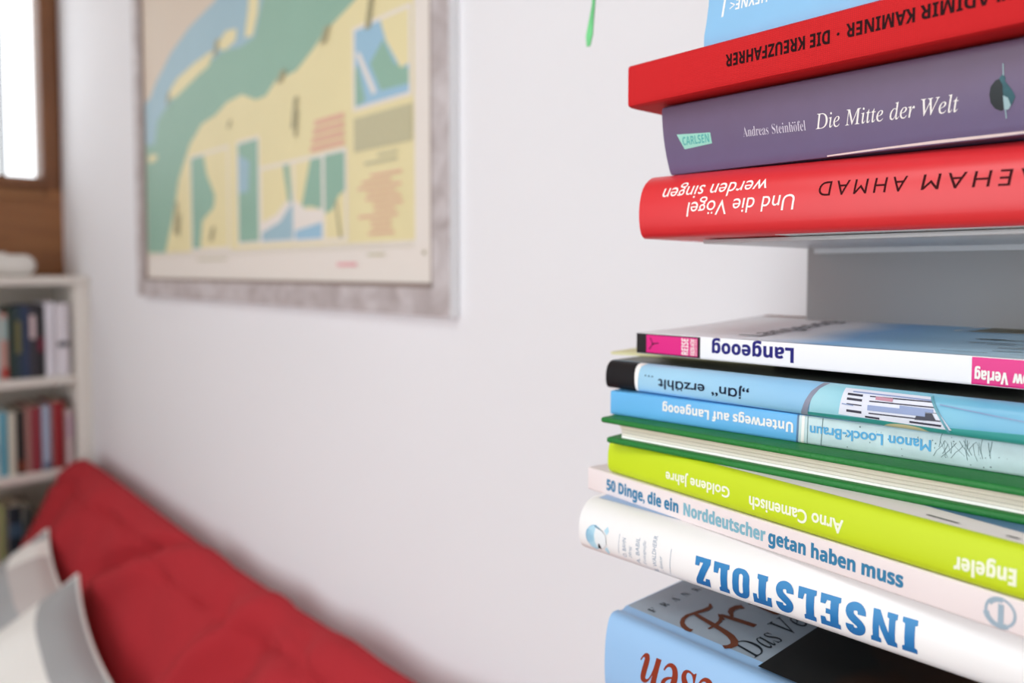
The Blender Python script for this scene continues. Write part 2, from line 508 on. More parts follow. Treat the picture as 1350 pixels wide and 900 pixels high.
# two more books above the frame that carry the ribbon
bk = Book((-.205, .33, .1638), 1, .05, .19, .12, FLAT, 'cream paperback lying above the sky blue paperback', s0=0)
bk.cover(mat('cream_card', 'e6dfcf', .5)); bk.pages(PAGES)
bk = Book((-.292, .33, .2142), 0, .03, .23, .14, FLAT, 'dark green hardcover at the very top with a green ribbon marker hanging out')
bk.cover(mat('bottle_green_cloth', '1f4a38', .6), .002); bk.pages(PAGES, .003, .002, .003)
rib = bmesh.new()
pts = [(.006, .030, .015), (-.004, .030, .0135), (-.0145, .030, .008), (-.0195, .030, -.002), (-.0205, .030, -.018), (-.0208, .030, -.036), (-.0216, .030, -.050), (-.0230, .030, -.058), (-.0248, .030, -.068), (-.0256, .030, -.0745)]
wd = [.0011, .0011, .0011, .0011, .0011, .0011, .0012, .0018, .0027, .0013]
prev = None
for (x, y, z), w in zip(pts, wd):
    row = [rib.verts.new((x + dx * w, y + dy, z)) for dx, dy in ((-1, -.0004), (0, -.0012), (1, -.0004), (1, .0003), (0, .0009), (-1, .0003))]
    if prev:
        for i in range(6): rib.faces.new((prev[i], prev[(i + 1) % 6], row[(i + 1) % 6], row[i]))
    else: rib.faces.new(row)
    prev = row
rib.faces.new(list(reversed(prev)))
build('ribbon_marker', rib, mat('ribbon_green', '6fcf86', .6, var=.35, scale=90), bk.root, 40)['label'] = 'light green ribbon end hanging against the wall'

# red cloth book
cloth = mat_cloth('red_book_cloth', 'da2025', freq=2500, strength=.35, dark=.74)
bk = Book((-.2545, .319, .0860), -2, .0218, .215, .135, [(0, 6.0), (.006, 2.6), (.035, .5), (.08, .1), (.16, 0), (.9, 0), (.96, .3), (1, 1.6)],
          'red cloth-bound hardcover with black capitals, under the sky blue paperback', s0=.8)
bk.cover(cloth, .002); bk.pages(PAGES, .003, .0022, .003)
b = bmesh.new()
put_text(b, 'DIE KREUZFAHRER', 59.9, 109.8, 14.8, 14.5, 5.6, flip=True, style='sans_bold', bold=0.15)
put_poly(b, disc_pts(113.4, 11.9, .65, .65, 12))
put_text(b, 'KAMINER', 116.8, 143.4, 15.1, 15.0, 5.5, flip=True, style='sans_bold', bold=0.15)
put_text(b, 'WLADIMIR', 145.4, 178.6, 15.0, 14.9, 5.3, flip=True, style='sans_bold', bold=0.15)
bk.on_spine('title_lettering', b, mat('stamped_black', '26070b', .6), .0001)

# mauve paperback
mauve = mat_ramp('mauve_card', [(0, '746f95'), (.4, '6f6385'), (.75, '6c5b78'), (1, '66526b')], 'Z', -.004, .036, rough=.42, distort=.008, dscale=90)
bk = Book((-.2375, .3265, .0508), -.8, .0345, .205, .125, [(0, 8.6), (.05, 7.2), (.12, 6.2), (.25, 4.4), (.4, 2.8), (.55, 1.5), (.7, .7), (.85, .1), (.93, 0), (.97, .5), (1, 2.4)],
          'mauve paperback with white italic title, between the two red books')
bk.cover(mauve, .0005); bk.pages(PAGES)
b = bmesh.new(); put_poly(b, [(8.3, 19.1), (27.9, 17.6), (28.2, 12.4), (11.9, 11.4)]); o = bk.on_spine('publisher_logo', b, mat('mint_green', '9fdccb', .5), .0001)
b = bmesh.new(); put_text(b, 'CARLSEN', 11.4, 26.9, 13.4, 13.2, 4.0, style='sans_bold'); bk.on_spine('lettering', b, mat('teal_ink', '57b3ac', .5), .0002, parent=o)
b = bmesh.new()
put_text(b, 'Andreas', 45.6, 58.6, 13.2, 12.8, 4.4, style='serif_bold', offset=-.012)
put_text(b, 'Steinhofel', 60.4, 76.5, 12.7, 12.1, 4.4, style='serif_bold', offset=-.012)
for dx in (0, 1.0): put_poly(b, disc_pts(70.75 + dx, 16.2, .32, .32, 10))
bk.on_spine('author_lettering', b, mat('ink_lilac_white', 'd9d3e0', .5))
b = bmesh.new(); put_text(b, 'Die Mitte der Welt', 81.0, 138.2, 12.0, 11.0, 6.3, style='serif_italic', offset=.004)
bk.on_spine('title_lettering', b, INK_WHITE)
b = bmesh.new(); put_poly(b, [(84, .1), (110, .5), (150, .3), (204, .7), (204, 1.7), (160, 1.2), (130, 1.5), (100, 1.1), (84, .7)]); bk.on_spine('worn_edge', b, INK_WHITE)
b = bmesh.new()
put_poly(b, [(150.9, 20.2), (149.2, 18.2), (148.6, 15.5), (148.9, 12.4), (150.2, 10.2), (152.2, 9.0), (153.2, 9.6), (153.1, 20.6)], 0)
put_poly(b, [(153.1, 20.6), (153.2, 9.4), (154.6, 9.3), (156.0, 11.3), (157.0, 13.4), (156.0, 15.9), (154.6, 18.2)], 1)
put_poly(b, [(153.1, 14.4), (153.2, 9.4), (154.6, 9.2), (155.4, 10.6), (154.6, 13.4)], 2)
put_poly(b, [(152.0, 20.6), (153.3, 22.0), (154.2, 20.2), (153.1, 18.2)], 1)
put_line(b, [(153.4, 25.6), (153.5, 21.4)], .35, 2); put_line(b, [(153.6, 9.3), (153.7, 6.2)], .35, 2)
bk.on_spine('printed_lantern', b, [mat('drop_dark', '20282b', .5), mat('drop_teal', '2f5f68', .5, var=.4, scale=300), mat('drop_pale', '9fbfc4', .5)], .0001)

# red jacketed hardcover on the upper plate
redj = mat('red_gloss_jacket', 'dc3036', .36, var=.03, scale=80, spec=.45)
bk = Book((-.2465, .318, .0172), 3.6, .0330, .21, .135, [(0, 5.6), (.03, 3.4), (.08, 1.9), (.18, .7), (.3, .1), (.42, 0), (.55, .5), (.67, 1.5), (.78, 3.3), (.87, 5.8), (.94, 9.2), (.98, 12.0), (1, 15.0)],
          'bright red jacketed hardcover with white and black lettering, lowest of the upper stack', s0=1.2)
bk.cover(redj, .0022, name='jacket'); bk.pages(PAGES_W, .003, .0024, .003)
b = bmesh.new()
put_text(b, 'werden singen', 14.6, 69.8, 25.0, 25.5, 6.6, flip=True, shear=.18)
put_text(b, 'Und die Vögel', 29.1, 83.6, 16.9, 17.4, 6.9, flip=True, shear=.16)
bk.on_spine('title_lettering', b, INK_WHITE)
b = bmesh.new()
put_text(b, 'AHMAD', 94.1, 129.8, 21.9, 21.5, 6.2, flip=True, spacing=1.35, shear=.12)
put_text(b, 'AEHAM', 134.8, 175, 21.5, 20.8, 6.2, flip=True, spacing=1.35, shear=.12)
bk.on_spine('author_lettering', b, mat('ink_dark_red', '3c070a', .5))
b = bmesh.new(); box(b, .072, .2095, .0062, .125, -.0002, .0010); build('endpaper', b, mat('grey_white_paper', 'd5d8da', .5), bk.root)

# ------------------------------------------------------------------ lower stack
# island guide book
def lang_mat():
    return mat('white_gloss_card', 'f1f3f7', .55, spec=.2)
LIFT = .0042
bk = Book((-.267, .345, -.0463), 1.2, .0118, .205, .150, [(0, .5), (.04, .1), (.1, 0), (.9, 0), (.96, .1), (1, .5)],
          'thin white travel guide with pink spine blocks, top of the lower stack')
bk.cover(lang_mat(), .0005, lift=LIFT); bk.pages(PAGES_W, lift=LIFT * .8)
b = bmesh.new()
put_poly(b, [(0.05, .3), (41.4, .3), (41.4, 11.5), (0.05, 11.5)], 0)
put_poly(b, [(6.9, 1.0), (39.9, 1.0), (39.9, 10.9), (6.9, 10.9)], 1)
MAG = mat('print_magenta', 'df2083', .4)
bk.on_spine('logo_block', b, [mat('print_black', '1c181a', .4), MAG], .00006)
b = bmesh.new(); put_poly(b, [(168.7, .3), (204.9, .3), (204.9, 11.5), (168.7, 11.5)]); bk.on_spine('publisher_block', b, MAG, .00006)
b = bmesh.new()
put_text_side(b, 'REISE', 1.6, 10.3, 34.3, 4.2, style='sans_bold', offset=0.0)
put_text_side(b, 'KNOW-HOW', 1.6, 10.3, 38.4, 2.9, style='sans_bold')
put_line(b, [(39.2, 1.4), (39.2, 10.5)], .3)
bk.on_spine('logo_lettering', b, INK_WHITE, .00042); b = bmesh.new()
put_text(b, 'Verlag', 170.0, 181.6, 6.3, 6.0, 4.6, flip=True, style='sans_bold', bold=0.25)
put_text(b, 'Know-How', 183.3, 203.5, 6.0, 5.6, 4.6, flip=True, style='sans_bold', bold=0.25)
bk.on_spine('publisher_lettering', b, INK_WHITE, .00042)
b = bmesh.new(); put_text(b, 'Langeoog', 48.6, 92.8, 9.3, 9.45, 7.0, flip=True, style='sans_bold', bold=.3)
bk.on_spine('title_lettering', b, mat('ink_navy', '2c2a78', .4))
b = bmesh.new()
for a in (12, 118, 232): put_line(b, [(11.4, 6.0), (11.4 + 3.9 * math.cos(R(a)), 6.0 + 3.9 * math.sin(R(a)))], .45)
put_poly(b, disc_pts(11.4, 6.0, .6, .6, 10)); bk.on_spine('printed_windmill', b, INK_BLACK, .00042)
b = bmesh.new()
N = 10
for i in range(N):     # sky part of the cover photograph
    y0, y1 = 1.5 + 146.5 * i / N, 1.5 + 146.5 * (i + 1) / N
    put_poly(b, [(60, y0), (204.8, y0), (204.8, y1), (60, y1)])
bk.on_top('cover_picture', b, mat_ramp('cover_sky', [(0, 'f7f8fb'), (.3, 'f0f4fa'), (.46, '8fbfec'), (.6, '9cc9ea'), (1, 'c0dcea')], 'X', .05, .2, rough=.55, distort=.03, dscale=22, spec=.2), .0001, LIFT)
b = bmesh.new()
for y0, y1, x0, x1 in ((104, 112, 137, 205), (112, 132, 141, 205)): put_poly(b, [(x0, y0), (x1, y0 + 4), (x1, y1), (x0 + 6, y1)], 0)
rnd = random.Random(3)
for i in range(26):
    x = rnd.uniform(150, 200); y = rnd.uniform(12, 80); put_line(b, [(x, y), (x + rnd.uniform(6, 20), y + rnd.uniform(-2, 3))], rnd.uniform(.5, 1.4), 1)
put_line(b, [(133, 103), (205, 106)], 1.2, 2); put_line(b, [(133, 103), (146, 146)], 1.2, 2)
bk.on_top('printed_reeds', b, [mat('olive_print', '6d6a52', .4), mat('reed_dark', '3a3c36', .4), INK_WHITE], .0003, LIFT)
b = bmesh.new(); put_text_side(b, 'Langeoog', 18, 120, 66, 13, style='sans_bold'); bk.on_top('cover_title', b, mat('ink_grey', '77797f', .4), .00075, LIFT)
b = bmesh.new(); put_poly(b, [(4, 138), (34, 138), (34, 148), (4, 148)]); bk.on_top('cover_label', b, mat('print_brown', '8a6657', .5), .0002, LIFT)

# leaflet sticking out below it
t = tag(empty('leaflet', (-.300, .362, -.0505 + H), R(2)), 'cream leaflet sticking out at the left under the white travel guide', 'leaflet')
b = bmesh.new()
pts = [(0, 0), (.004, -.003), (.035, .006), (.10, .012), (.10, .07), (.012, .07), (.002, .03)]
lo = [b.verts.new((x, y, 0)) for x, y in pts]; hi = [b.verts.new((x, y, .0022 if i not in (0, 1) else .0012)) for i, (x, y) in enumerate(pts)]
b.faces.new(list(reversed(lo))); b.faces.new(hi)
for i in range(len(pts)): b.faces.new((lo[i], lo[(i + 1) % len(pts)], hi[(i + 1) % len(pts)], hi[i]))
build('cover', b, mat('yellowish_paper', 'dcd9a8', .7), t)
b = bmesh.new(); box(b, .03, .1, .014, .066, .0022, .0036); build('inner_sheet', b, mat('white_paper', 'ece9df', .7), t)

# pale blue picture book
jan_blue = mat_ramp('pale_blue_gloss', [(0, '9fcbe4'), (.5, 'a4d3ee'), (1, '8fc4e8')], 'X', 0, .12, rough=.3, distort=.02, dscale=30)
bk = Book((-.279, .333, -.0665), .9, .0158, .205, .14, [(0, 4.2), (.03, 2.2), (.08, 1.1), (.18, .35), (.32, 0), (.5, 0), (.66, .4), (.8, 1.3), (.9, 2.6), (.96, 4.0), (1, 6.5)],
          'pale blue hardcover with a black end and a ferry picture, under the white travel guide', s0=-.5)
bk.cover([jan_blue], .0022, groove=False); bk.pages(PAGES_W, .003, .0024, .003)
b = bmesh.new(); put_poly(b, [(0, 6.6), (204, 6.6), (204, 139), (0, 139)]); bk.on_top('upper_board', b, mat('dark_olive_print', '2b3029', .35), .0001)
b = bmesh.new()
put_poly(b, [(-.5, .05), (20.4, .05), (19.4, 15.75), (-.5, 15.75)], 0)
put_poly(b, [(20.4, .05), (22.0, .05), (22.6, 14.2), (24.5, 15.75), (19.4, 15.75)], 1)
end_band = b; b = bmesh.new()
put_poly(b, [(118.5, .05), (204.4, .05), (204.4, 15.75), (125.5, 15.75), (122.3, 13.5), (119.6, 8)], 2)
put_poly(b, [(117.5, .05), (204.4, .05), (204.4, 4.8), (170, 3.2), (118.0, 2.3)], 3)
put_poly(b, [(114.2, .05), (117.6, .05), (118.7, 5), (120.4, 9.4), (123, 13.4), (126, 15.75), (123.2, 15.75), (119.5, 12), (117, 7.4)], 4)
put_poly(b, [(123.5, 14.6), (131, 14.6), (132, 15.75), (125.0, 15.75)], 1)
put_poly(b, disc_pts(160, .1, 9, 2.3, 14, 0, 180), 5)
CAP = mat('cap_black', '1d1b1d', .45, spec=.2)
bk.on_spine('black_end_band', end_band, [CAP, INK_WHITE], .00008)
bk.on_spine('picture_ground', b, [CAP, INK_WHITE, mat_ramp('aqua_print', [(0, 'a9dbe6'), (.6, '7fc4d8'), (1, '6fb4d4')], 'X', .118, .2, rough=.3, distort=.02, dscale=60),
                                         mat('teal_print', '3f9f9a', .3), mat('grey_blue_print', '8a8fa3', .3), mat('sand_print', 'd8c9a0', .4)], .00008)
b = bmesh.new()
put_poly(b, [(132.4, 3.2), (134.2, 14.9), (169.2, 14.9), (177.8, 2.6)], 0)
rows = [(12.6, .9), (10.6, 1.0), (8.4, .5), (5.4, 1.1)]
for t_, w in rows:
    put_line(b, [(136, t_), (142.5, t_ - .1)], w, 1); put_line(b, [(145.5, t_), (170.5 + (12 - t_) * .5, t_ + .5)], w * .5, 1)
put_line(b, [(138, 13.8), (170, 13.7)], .5, 2); put_line(b, [(148, 12.2), (155, 12.1)], 1.4, 3); put_line(b, [(158, 9.6), (171, 9.6)], 1.5, 2)
put_poly(b, [(145, 6.6), (168, 7.0), (168, 9.2), (145, 8.9)], 2); put_poly(b, [(164.0, 5.2), (172.3, 5.6), (170.6, 8.7), (165.0, 8.3)], 1)
put_line(b, [(146, 7.6), (152, 7.4)], .9, 1); put_line(b, [(162, 4.0), (174.0, 4.0)], .8, 1); put_line(b, [(144, 3.7), (150, 3.6)], .8, 1)
put_line(b, [(134, 8.2), (139, 7.9)], .5, 2)
for x in (143.6, 143.9, 144.1): put_poly(b, disc_pts(x, 12.3 - (x - 143.6) * 10, .55, .6, 8), 0)
put_line(b, [(177.0, 1.5), (169.3, 15.2)], .9, 4); put_line(b, [(173, 12.5), (204, 9.6)], .35, 2)
bk.on_spine('ferry_picture', b, [mat('ferry_white', 'dfe3f0', .35), mat('ferry_black', '2c2b3e', .35), mat('ferry_blue', '8d9ec6', .35), mat('ferry_pink', 'c08a9c', .35), mat('ferry_teal', '5f9fae', .35)], .00075)
b = bmesh.new()
put_text(b, '„jɑn“', 68.2, 88.6, 8.9, 8.8, 5.0, flip=True, bold=0.2)
put_text(b, 'erzɑhlt', 35.7, 64.0, 8.9, 8.9, 5.0, flip=True, bold=0.2)
for x in (48.0, 50.3): put_poly(b, disc_pts(x, 4.4, .42, .42, 10))
for x in (27.2, 29.4, 31.6): put_poly(b, disc_pts(x, 10.0 - (x - 27) * .05, .45, .45, 10))
bk.on_spine('title_lettering', b, mat('ink_blue_black', '191f38', .45), .0003)

# thin blue / winter paperback
unt = mat('azure_gloss', '66b5ea', .32, var=.05, scale=50)
bk = Book((-.2718, .328, -.0798), 4.9, .0132, .21, .14, [(0, .8), (.04, .2), (.1, 0), (.9, 0), (.96, .2), (1, .8)],
          'slim paperback with azure left half and pale winter-branch right half, under the pale blue hardcover')
bk.cover(unt); bk.pages(PAGES_W)
b = bmesh.new()
put_poly(b, [(105.4, .1), (209.8, .1), (209.8, 13.1), (105.8, 13.1)], 0)
put_poly(b, [(107.2, .1), (108.6, .1), (109.0, 13.1), (107.6, 13.1)], 1)
put_poly(b, [(105.0, .1), (105.9, .1), (106.3, 13.1), (105.4, 13.1)], 2)
o = bk.on_spine('spine_print', b, [mat('winter_print', 'c6dde0', .35, var=.16, scale=130), INK_WHITE, mat('slate_print', '56789a', .35)], .00008)
b = bmesh.new()
rnd = random.Random(11)
put_line(b, [(116.5, .3), (117.2, 13)], .3); put_line(b, [(110.2, .3), (110.4, 13)], .25)
for i in range(22):
    x = rnd.uniform(165, 184); y = rnd.uniform(9, 13); a = rnd.uniform(-2.3, -1.0)
    p = [(x, y)]
    for k in range(3):
        a += rnd.uniform(-.3, .3); L = rnd.uniform(1.2, 3.2); nx, ny = p[-1][0] + L * math.cos(a), p[-1][1] + L * math.sin(a)
        if ny < .4: break
        p.append((nx, ny))
    if len(p) > 1: put_line(b, p, rnd.uniform(.1, .26))
for i in range(26):
    x = rnd.uniform(118, 190); y = rnd.uniform(1, 12.4); put_poly(b, disc_pts(x, y, rnd.uniform(.12, .38), rnd.uniform(.12, .4), 7))
bk.on_spine('printed_twigs', b, mat('twig_ink', '718a8e', .4), .00035)
b = bmesh.new(); put_text(b, 'Unterwegs auf Langeoog', 33.6, 103.5, 9.7, 9.2, 4.7, flip=True, style='sans_bold', bold=0.16); bk.on_spine('title_lettering', b, INK_WHITE, .0003)
b = bmesh.new(); put_text(b, 'Manon Loock-Braun', 111.5, 161.6, 8.9, 9.5, 4.6, flip=True, bold=0.24); bk.on_spine('author_lettering', b, mat('ink_light_blue', '63b0dd', .4), .00055)

# dark green hardcover lying with its page edges towards the room
gx, gy, gz, gT = -.2688, .318, -.0936, .0137
t = tag(empty('book', (gx, gy, gz + H), R(2.2)), 'dark green hardcover lying with its cream page edges facing out, mid lower stack', 'book', 'books stacked on the column')
gcl = mat('dark_green_cloth', '1f7a34', .5, var=.12, scale=90, bump=.25, bscale=900)
for nm, z0, z1, dx in (('lower_board', 0, .0033, .004), ('upper_board', gT - .0031, gT, 0)):
    b = bmesh.new(); box(b, dx - .002, .212, 0, .146, z0, z1, bev=.0014, seg=3); build(nm, b, gcl, t, 40)
b = bmesh.new(); pr = [(.1475, .0), (.1490, .002), (.1500, gT / 2), (.1490, gT - .002), (.1475, gT)]
for x0, x1 in ((0, .21),):
    A = [b.verts.new((x0, y, z)) for y, z in pr] + [b.verts.new((x0, .1455, gT)), b.verts.new((x0, .1455, 0))]
    B = [b.verts.new((x1, v.co.y, v.co.z)) for v in A]
    b.faces.new(A); b.faces.new(list(reversed(B)))
    for i in range(len(A)): b.faces.new((A[i], B[i], B[(i + 1) % len(A)], A[(i + 1) % len(A)]))
build('spine', b, gcl, t, 40)
b = bmesh.new()
n = 12; ring = []
for i in range(n + 1):
    z = .0033 + (gT - .0064) * i / n; ring.append((.0042 + .0012 * math.sin(PI * i / n) + (.0003 if i % 2 else 0), z))
A = [b.verts.new((.0075 + .002 * (1 - i / n), y, z)) for i, (y, z) in enumerate(ring)] + [b.verts.new((.0075, .145, gT - .0031)), b.verts.new((.0095, .145, .0033))]
B = [b.verts.new((.208, v.co.y, v.co.z)) for v in A]
b.faces.new(A); b.faces.new(list(reversed(B)))
for i in range(len(A)): b.faces.new((A[i], B[i], B[(i + 1) % len(A)], A[(i + 1) % len(A)]))
build('page_block', b, mat_ramp('cream_signatures', [(0, 'fbfaf6'), (.17, 'fbfaf6'), (.2, 'bdb6a8'), (.24, 'ece7da'), (.36, 'e9e3d6'), (.4, 'b9b1a1'), (.44, 'ebe4d5'), (.58, 'e9e0d0'), (.62, 'c3b9a7'), (.66, 'e9dfcd'), (.85, 'e6dac8'), (1, 'd9ccb8')],
                               'Z', .0033, gT - .0031, rough=.85, distort=.0006, dscale=60), t, 0)

# lime book
lime = mat('lime_matt_card', 'c6dc1f', .5, var=.02, scale=60)
bk = Book((-.2705, .325, -.1122), -7.4, .0186, .208, .125, [(0, 3.4), (.03, 2.0), (.09, .9), (.2, .15), (.35, 0), (.5, .05), (.65, .25), (.8, .8), (.9, 1.5), (.96, 2.4), (1, 4.0)],
          'lime green book with white lettering, third from the bottom of the lower stack', s0=-.6)
bk.cover(lime, .0014); bk.pages(PAGES_W, .002, .0016, .002)
b = bmesh.new(); put_poly(b, [(60, 5.4), (207, 4.6), (207, 124), (60, 124)], 0); put_poly(b, [(150, 22), (207, 16), (207, 124), (150, 124)], 1)
put_poly(b, [(168, 9.2), (180, 8.2), (181, 9.2), (169, 10.2)], 2); put_poly(b, [(196, 8.2), (200, 8), (201, 9.2), (197, 9.4)], 2)
bk.on_top('cover_picture', b, [INK_WHITE, mat('print_steel_blue', '5f88b0', .4), mat('print_dark', '3a3d38', .4)])
b = bmesh.new()
soft = mat('ink_soft_white', 'f0f3dc', .5)
put_text(b, 'Goldene Jahre', 43.0, 83.0, 9.9, 10.9, 5.0, flip=True, bold=0.3); bk.on_spine('title_lettering', b, soft); b = bmesh.new()
put_text(b, 'Arno Camenisch', 94.2, 139.9, 9.7, 10.6, 5.6, flip=True, bold=0.34); bk.on_spine('author_lettering', b, soft); b = bmesh.new()
put_text(b, 'Engeler', 183.0, 203.0, 9.2, 10.7, 5.7, flip=True, style='sans_bold', bold=0.25); bk.on_spine('publisher_lettering', b, soft)

# pinkish white paperback
pinkw = mat('pinkish_white_card', 'ebdfde', .5, var=.02, scale=30)
bk = Book((-.2855, .326, -.1250), -6.7, .0127, .222, .125, [(0, .7), (.04, .15), (.1, 0), (.9, 0), (.96, .15), (1, .7)],
          'pinkish white paperback with blue condensed title, directly under the lime green book', s0=-1)
bk.cover(pinkw); bk.pages(PAGES_W)
b = bmesh.new()
put_text(b, '50 Dinge, die ein', 14.6, 66.6, 3.3, 3.6, 5.9, style='sans_bold', bold=.36)
bk.on_spine('title_lettering', b, mat('ink_steel_blue', '3c7fa6', .45)); b = bmesh.new()
put_text(b, 'getan haben muss', 119.4, 179.2, 3.7, 3.6, 5.8, style='sans_bold', bold=.36)
bk.on_spine('title_lettering', b, mat('ink_steel_blue', '3c7fa6', .45))
b = bmesh.new(); put_text(b, 'Norddeutscher', 70.2, 117.6, 3.6, 3.7, 5.9, style='sans_bold', bold=.34)
bk.on_spine('title_word', b, mat('ink_pale_teal', '84b4c4', .45))
b = bmesh.new(); put_ring(b, 212.9, 6.4, 4.6, 4.9, .9); put_ring(b, 212.9, 6.4, 4.6, 4.9, 1.9, a0=190, a1=300); put_ring(b, 212.9, 6.4, 4.2, 4.5, 1.8, a0=80, a1=150); put_poly(b, [(212.2, 2.4), (214.0, 2.4), (214.0, 9.4), (212.2, 9.4)])
bk.on_spine('publisher_logo', b, mat('ink_grey_blue', '9fb2bf', .45))

# white hardcover with blue slab title
whj = mat('white_jacket', 'f2f1f0', .35, spec=.45)
bk = Book((-.270, .305, -.1527), .9, .0277, .215, .14, [(0, 11.5), (.012, 8.0), (.04, 5.0), (.09, 2.9), (.17, 1.3), (.28, .4), (.4, 0), (.53, .2), (.65, .8), (.76, 2.0), (.85, 3.8), (.92, 6.0), (.97, 8.6), (1, 12.5)],
          'white hardcover with large blue slab capitals, bottom book of the lower stack', s0=-4.5)
bk.cover(whj, .0024, name='jacket'); bk.pages(PAGES_W, .003, .0026, .003)
b = bmesh.new(); put_poly(b, [(-1, 12.6), (58, 12.6), (58, 50), (-1, 50)]); bk.on_top('cover_picture', b, mat('print_pale_blue', '9fbfe2', .35))
def slab(ch):
    """slab capitals as outlines in a 10 x 14 box"""
    if ch == 'I': return [[(0, 0), (6, 0), (6, 2.0), (5, 2.5), (5, 11.5), (6, 12), (6, 14), (0, 14), (0, 12), (1, 11.5), (1, 2.5), (0, 2.0)]], 6
    if ch == 'N': return [[(0, 0), (4.2, 0), (4.2, 2), (3.4, 2.5), (3.4, 8.6), (7.2, 0), (10, 0), (10, 11.5), (10.8, 12), (10.8, 14), (6.6, 14), (6.6, 12), (7.4, 11.5), (7.4, 6.0), (4.0, 14), (0, 14), (0, 12), (.8, 11.5), (.8, 2.5), (0, 2)]], 10.8
    if ch == 'E': return [[(0, 0), (9.2, 0), (9.2, 4.2), (6.9, 4.2), (6.3, 2.4), (4.6, 2.4), (4.6, 6.0), (6.6, 6.0), (6.6, 8.2), (4.6, 8.2), (4.6, 11.6), (6.3, 11.6), (6.9, 10), (9.0, 10), (9.0, 14), (0, 14), (0, 12), (.9, 11.5), (.9, 2.5), (0, 2)]], 9.2
    if ch == 'L': return [[(0, 0), (8.6, 0), (8.6, 5.2), (6.2, 5.2), (5.6, 2.5), (4.7, 2.5), (4.7, 11.5), (5.6, 12), (5.6, 14), (0, 14), (0, 12), (.9, 11.5), (.9, 2.5), (0, 2)]], 8.6
    if ch == 'T': return [[(2.1, 0), (7.5, 0), (7.5, 2), (6.7, 2.5), (6.7, 11.5), (7.3, 11.5), (7.7, 9.4), (9.6, 9.4), (9.6, 14), (0, 14), (0, 9.4), (1.9, 9.4), (2.3, 11.5), (2.9, 11.5), (2.9, 2.5), (2.1, 2)]], 9.6
    if ch == 'Z': return [[(0, 0), (8.8, 0), (8.8, 4.4), (6.6, 4.4), (6.1, 2.5), (4.2, 2.5), (8.6, 11.8), (8.6, 14), (.3, 14), (.3, 9.8), (2.5, 9.8), (3.0, 11.5), (4.5, 11.5), (0, 2.3)]], 8.8
    if ch == 'O':
        def arch(x0, x1, y0, y1, r, n=6):
            p = []
            for cx, cy, a in ((x1 - r, y0 + r, -90), (x1 - r, y1 - r, 0), (x0 + r, y1 - r, 90), (x0 + r, y0 + r, 180)):
                p += [(cx + r * math.cos(R(a + 90 * i / n)), cy + r * math.sin(R(a + 90 * i / n))) for i in range(n + 1)]
            return p
        o_, i_ = arch(0, 9.2, -.1, 14.1, 3.9), arch(3.5, 5.7, 2.3, 11.7, 1.09)
        return [[o_[k], o_[(k + 1) % len(o_)], i_[(k + 1) % len(i_)], i_[k]] for k in range(len(o_))], 9.2
    if ch == 'S':
        c = [(8.9, 9.8), (8.0, 9.8), (7.1, 9.8)]
        path = [(7.1, 9.7), (7.0, 10.8), (6.2, 12.1), (4.6, 12.5), (2.9, 12.0), (2.0, 10.5), (2.5, 8.9), (4.6, 7.4), (6.5, 6.0), (7.2, 4.2), (6.7, 2.4), (5.0, 1.5), (3.2, 1.7), (2.1, 3.0), (1.9, 4.6)]
        polys = []; w = 1.75
        fine = []
        for k in range(len(path) - 1):      # rounder curve through the points
            p0, p1, p2, p3 = path[max(k - 1, 0)], path[k], path[k + 1], path[min(k + 2, len(path) - 1)]
            for h in (0, 1 / 3, 2 / 3):
                fine.append(tuple(.5 * (2 * p1[c] + (p2[c] - p0[c]) * h + (2 * p0[c] - 5 * p1[c] + 4 * p2[c] - p3[c]) * h * h + (3 * p1[c] - p0[c] - 3 * p2[c] + p3[c]) * h ** 3) for c in (0, 1)))
        path = fine + [path[-1]]
        side = []
        for k, p in enumerate(path):
            a = path[max(k - 1, 0)]; d = path[min(k + 1, len(path) - 1)]; L = math.hypot(d[0] - a[0], d[1] - a[1]); nx, ny = -(d[1] - a[1]) / L, (d[0] - a[0]) / L
            side.append(((p[0] + nx * w, p[1] + ny * w), (p[0] - nx * w, p[1] - ny * w)))
        for (a, bq), (c_, d_) in zip(side, side[1:]): polys.append([a, bq, d_, c_])
        return polys, 9.2
b = bmesh.new()
word = 'INSELSTOLZ'; gap = 2.0
tot = sum(slab(c)[1] for c in word) + gap * (len(word) - 1); x = 0.0
S0, S1 = 69.0, 167.2
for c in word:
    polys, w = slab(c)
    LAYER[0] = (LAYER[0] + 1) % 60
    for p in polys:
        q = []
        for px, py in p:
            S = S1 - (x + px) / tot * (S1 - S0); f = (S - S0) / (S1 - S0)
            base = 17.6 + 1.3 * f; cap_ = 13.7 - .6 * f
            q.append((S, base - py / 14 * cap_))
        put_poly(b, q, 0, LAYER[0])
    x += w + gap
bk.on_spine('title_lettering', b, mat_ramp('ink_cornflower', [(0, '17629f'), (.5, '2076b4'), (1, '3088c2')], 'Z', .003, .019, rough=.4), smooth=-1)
b = bmesh.new()
for txt_, x, t0, t1, cp in (('O. BAHN', 27.6, 5.0, 15.2, 2.3), ('A. BABIL', 36.2, 4.0, 17.6, 2.3), ('E. WALDHERR', 46.4, 2.6, 20.8, 2.3)): put_text_side(b, txt_, t0, t1, x, cp)
for txt_, x, t0, t1, cp in (('Hrsg', 31.0, 5.6, 12.0, 1.8), ('Fotografie', 40.0, 4.6, 17, 1.8), ('Autor', 50.0, 4.0, 12.0, 1.8)): put_text_side(b, txt_, t0, t1, x, cp, style='serif_italic')
put_line(b, [(22.6, 6), (23.4, 16.5)], .25); put_line(b, [(54.2, 4), (55.2, 17)], .25)
bk.on_spine('author_lettering', b, mat('ink_grey_blue_small', '8fa0b4', .5))
b = bmesh.new()   # small sailor's head vignette, lying on its side
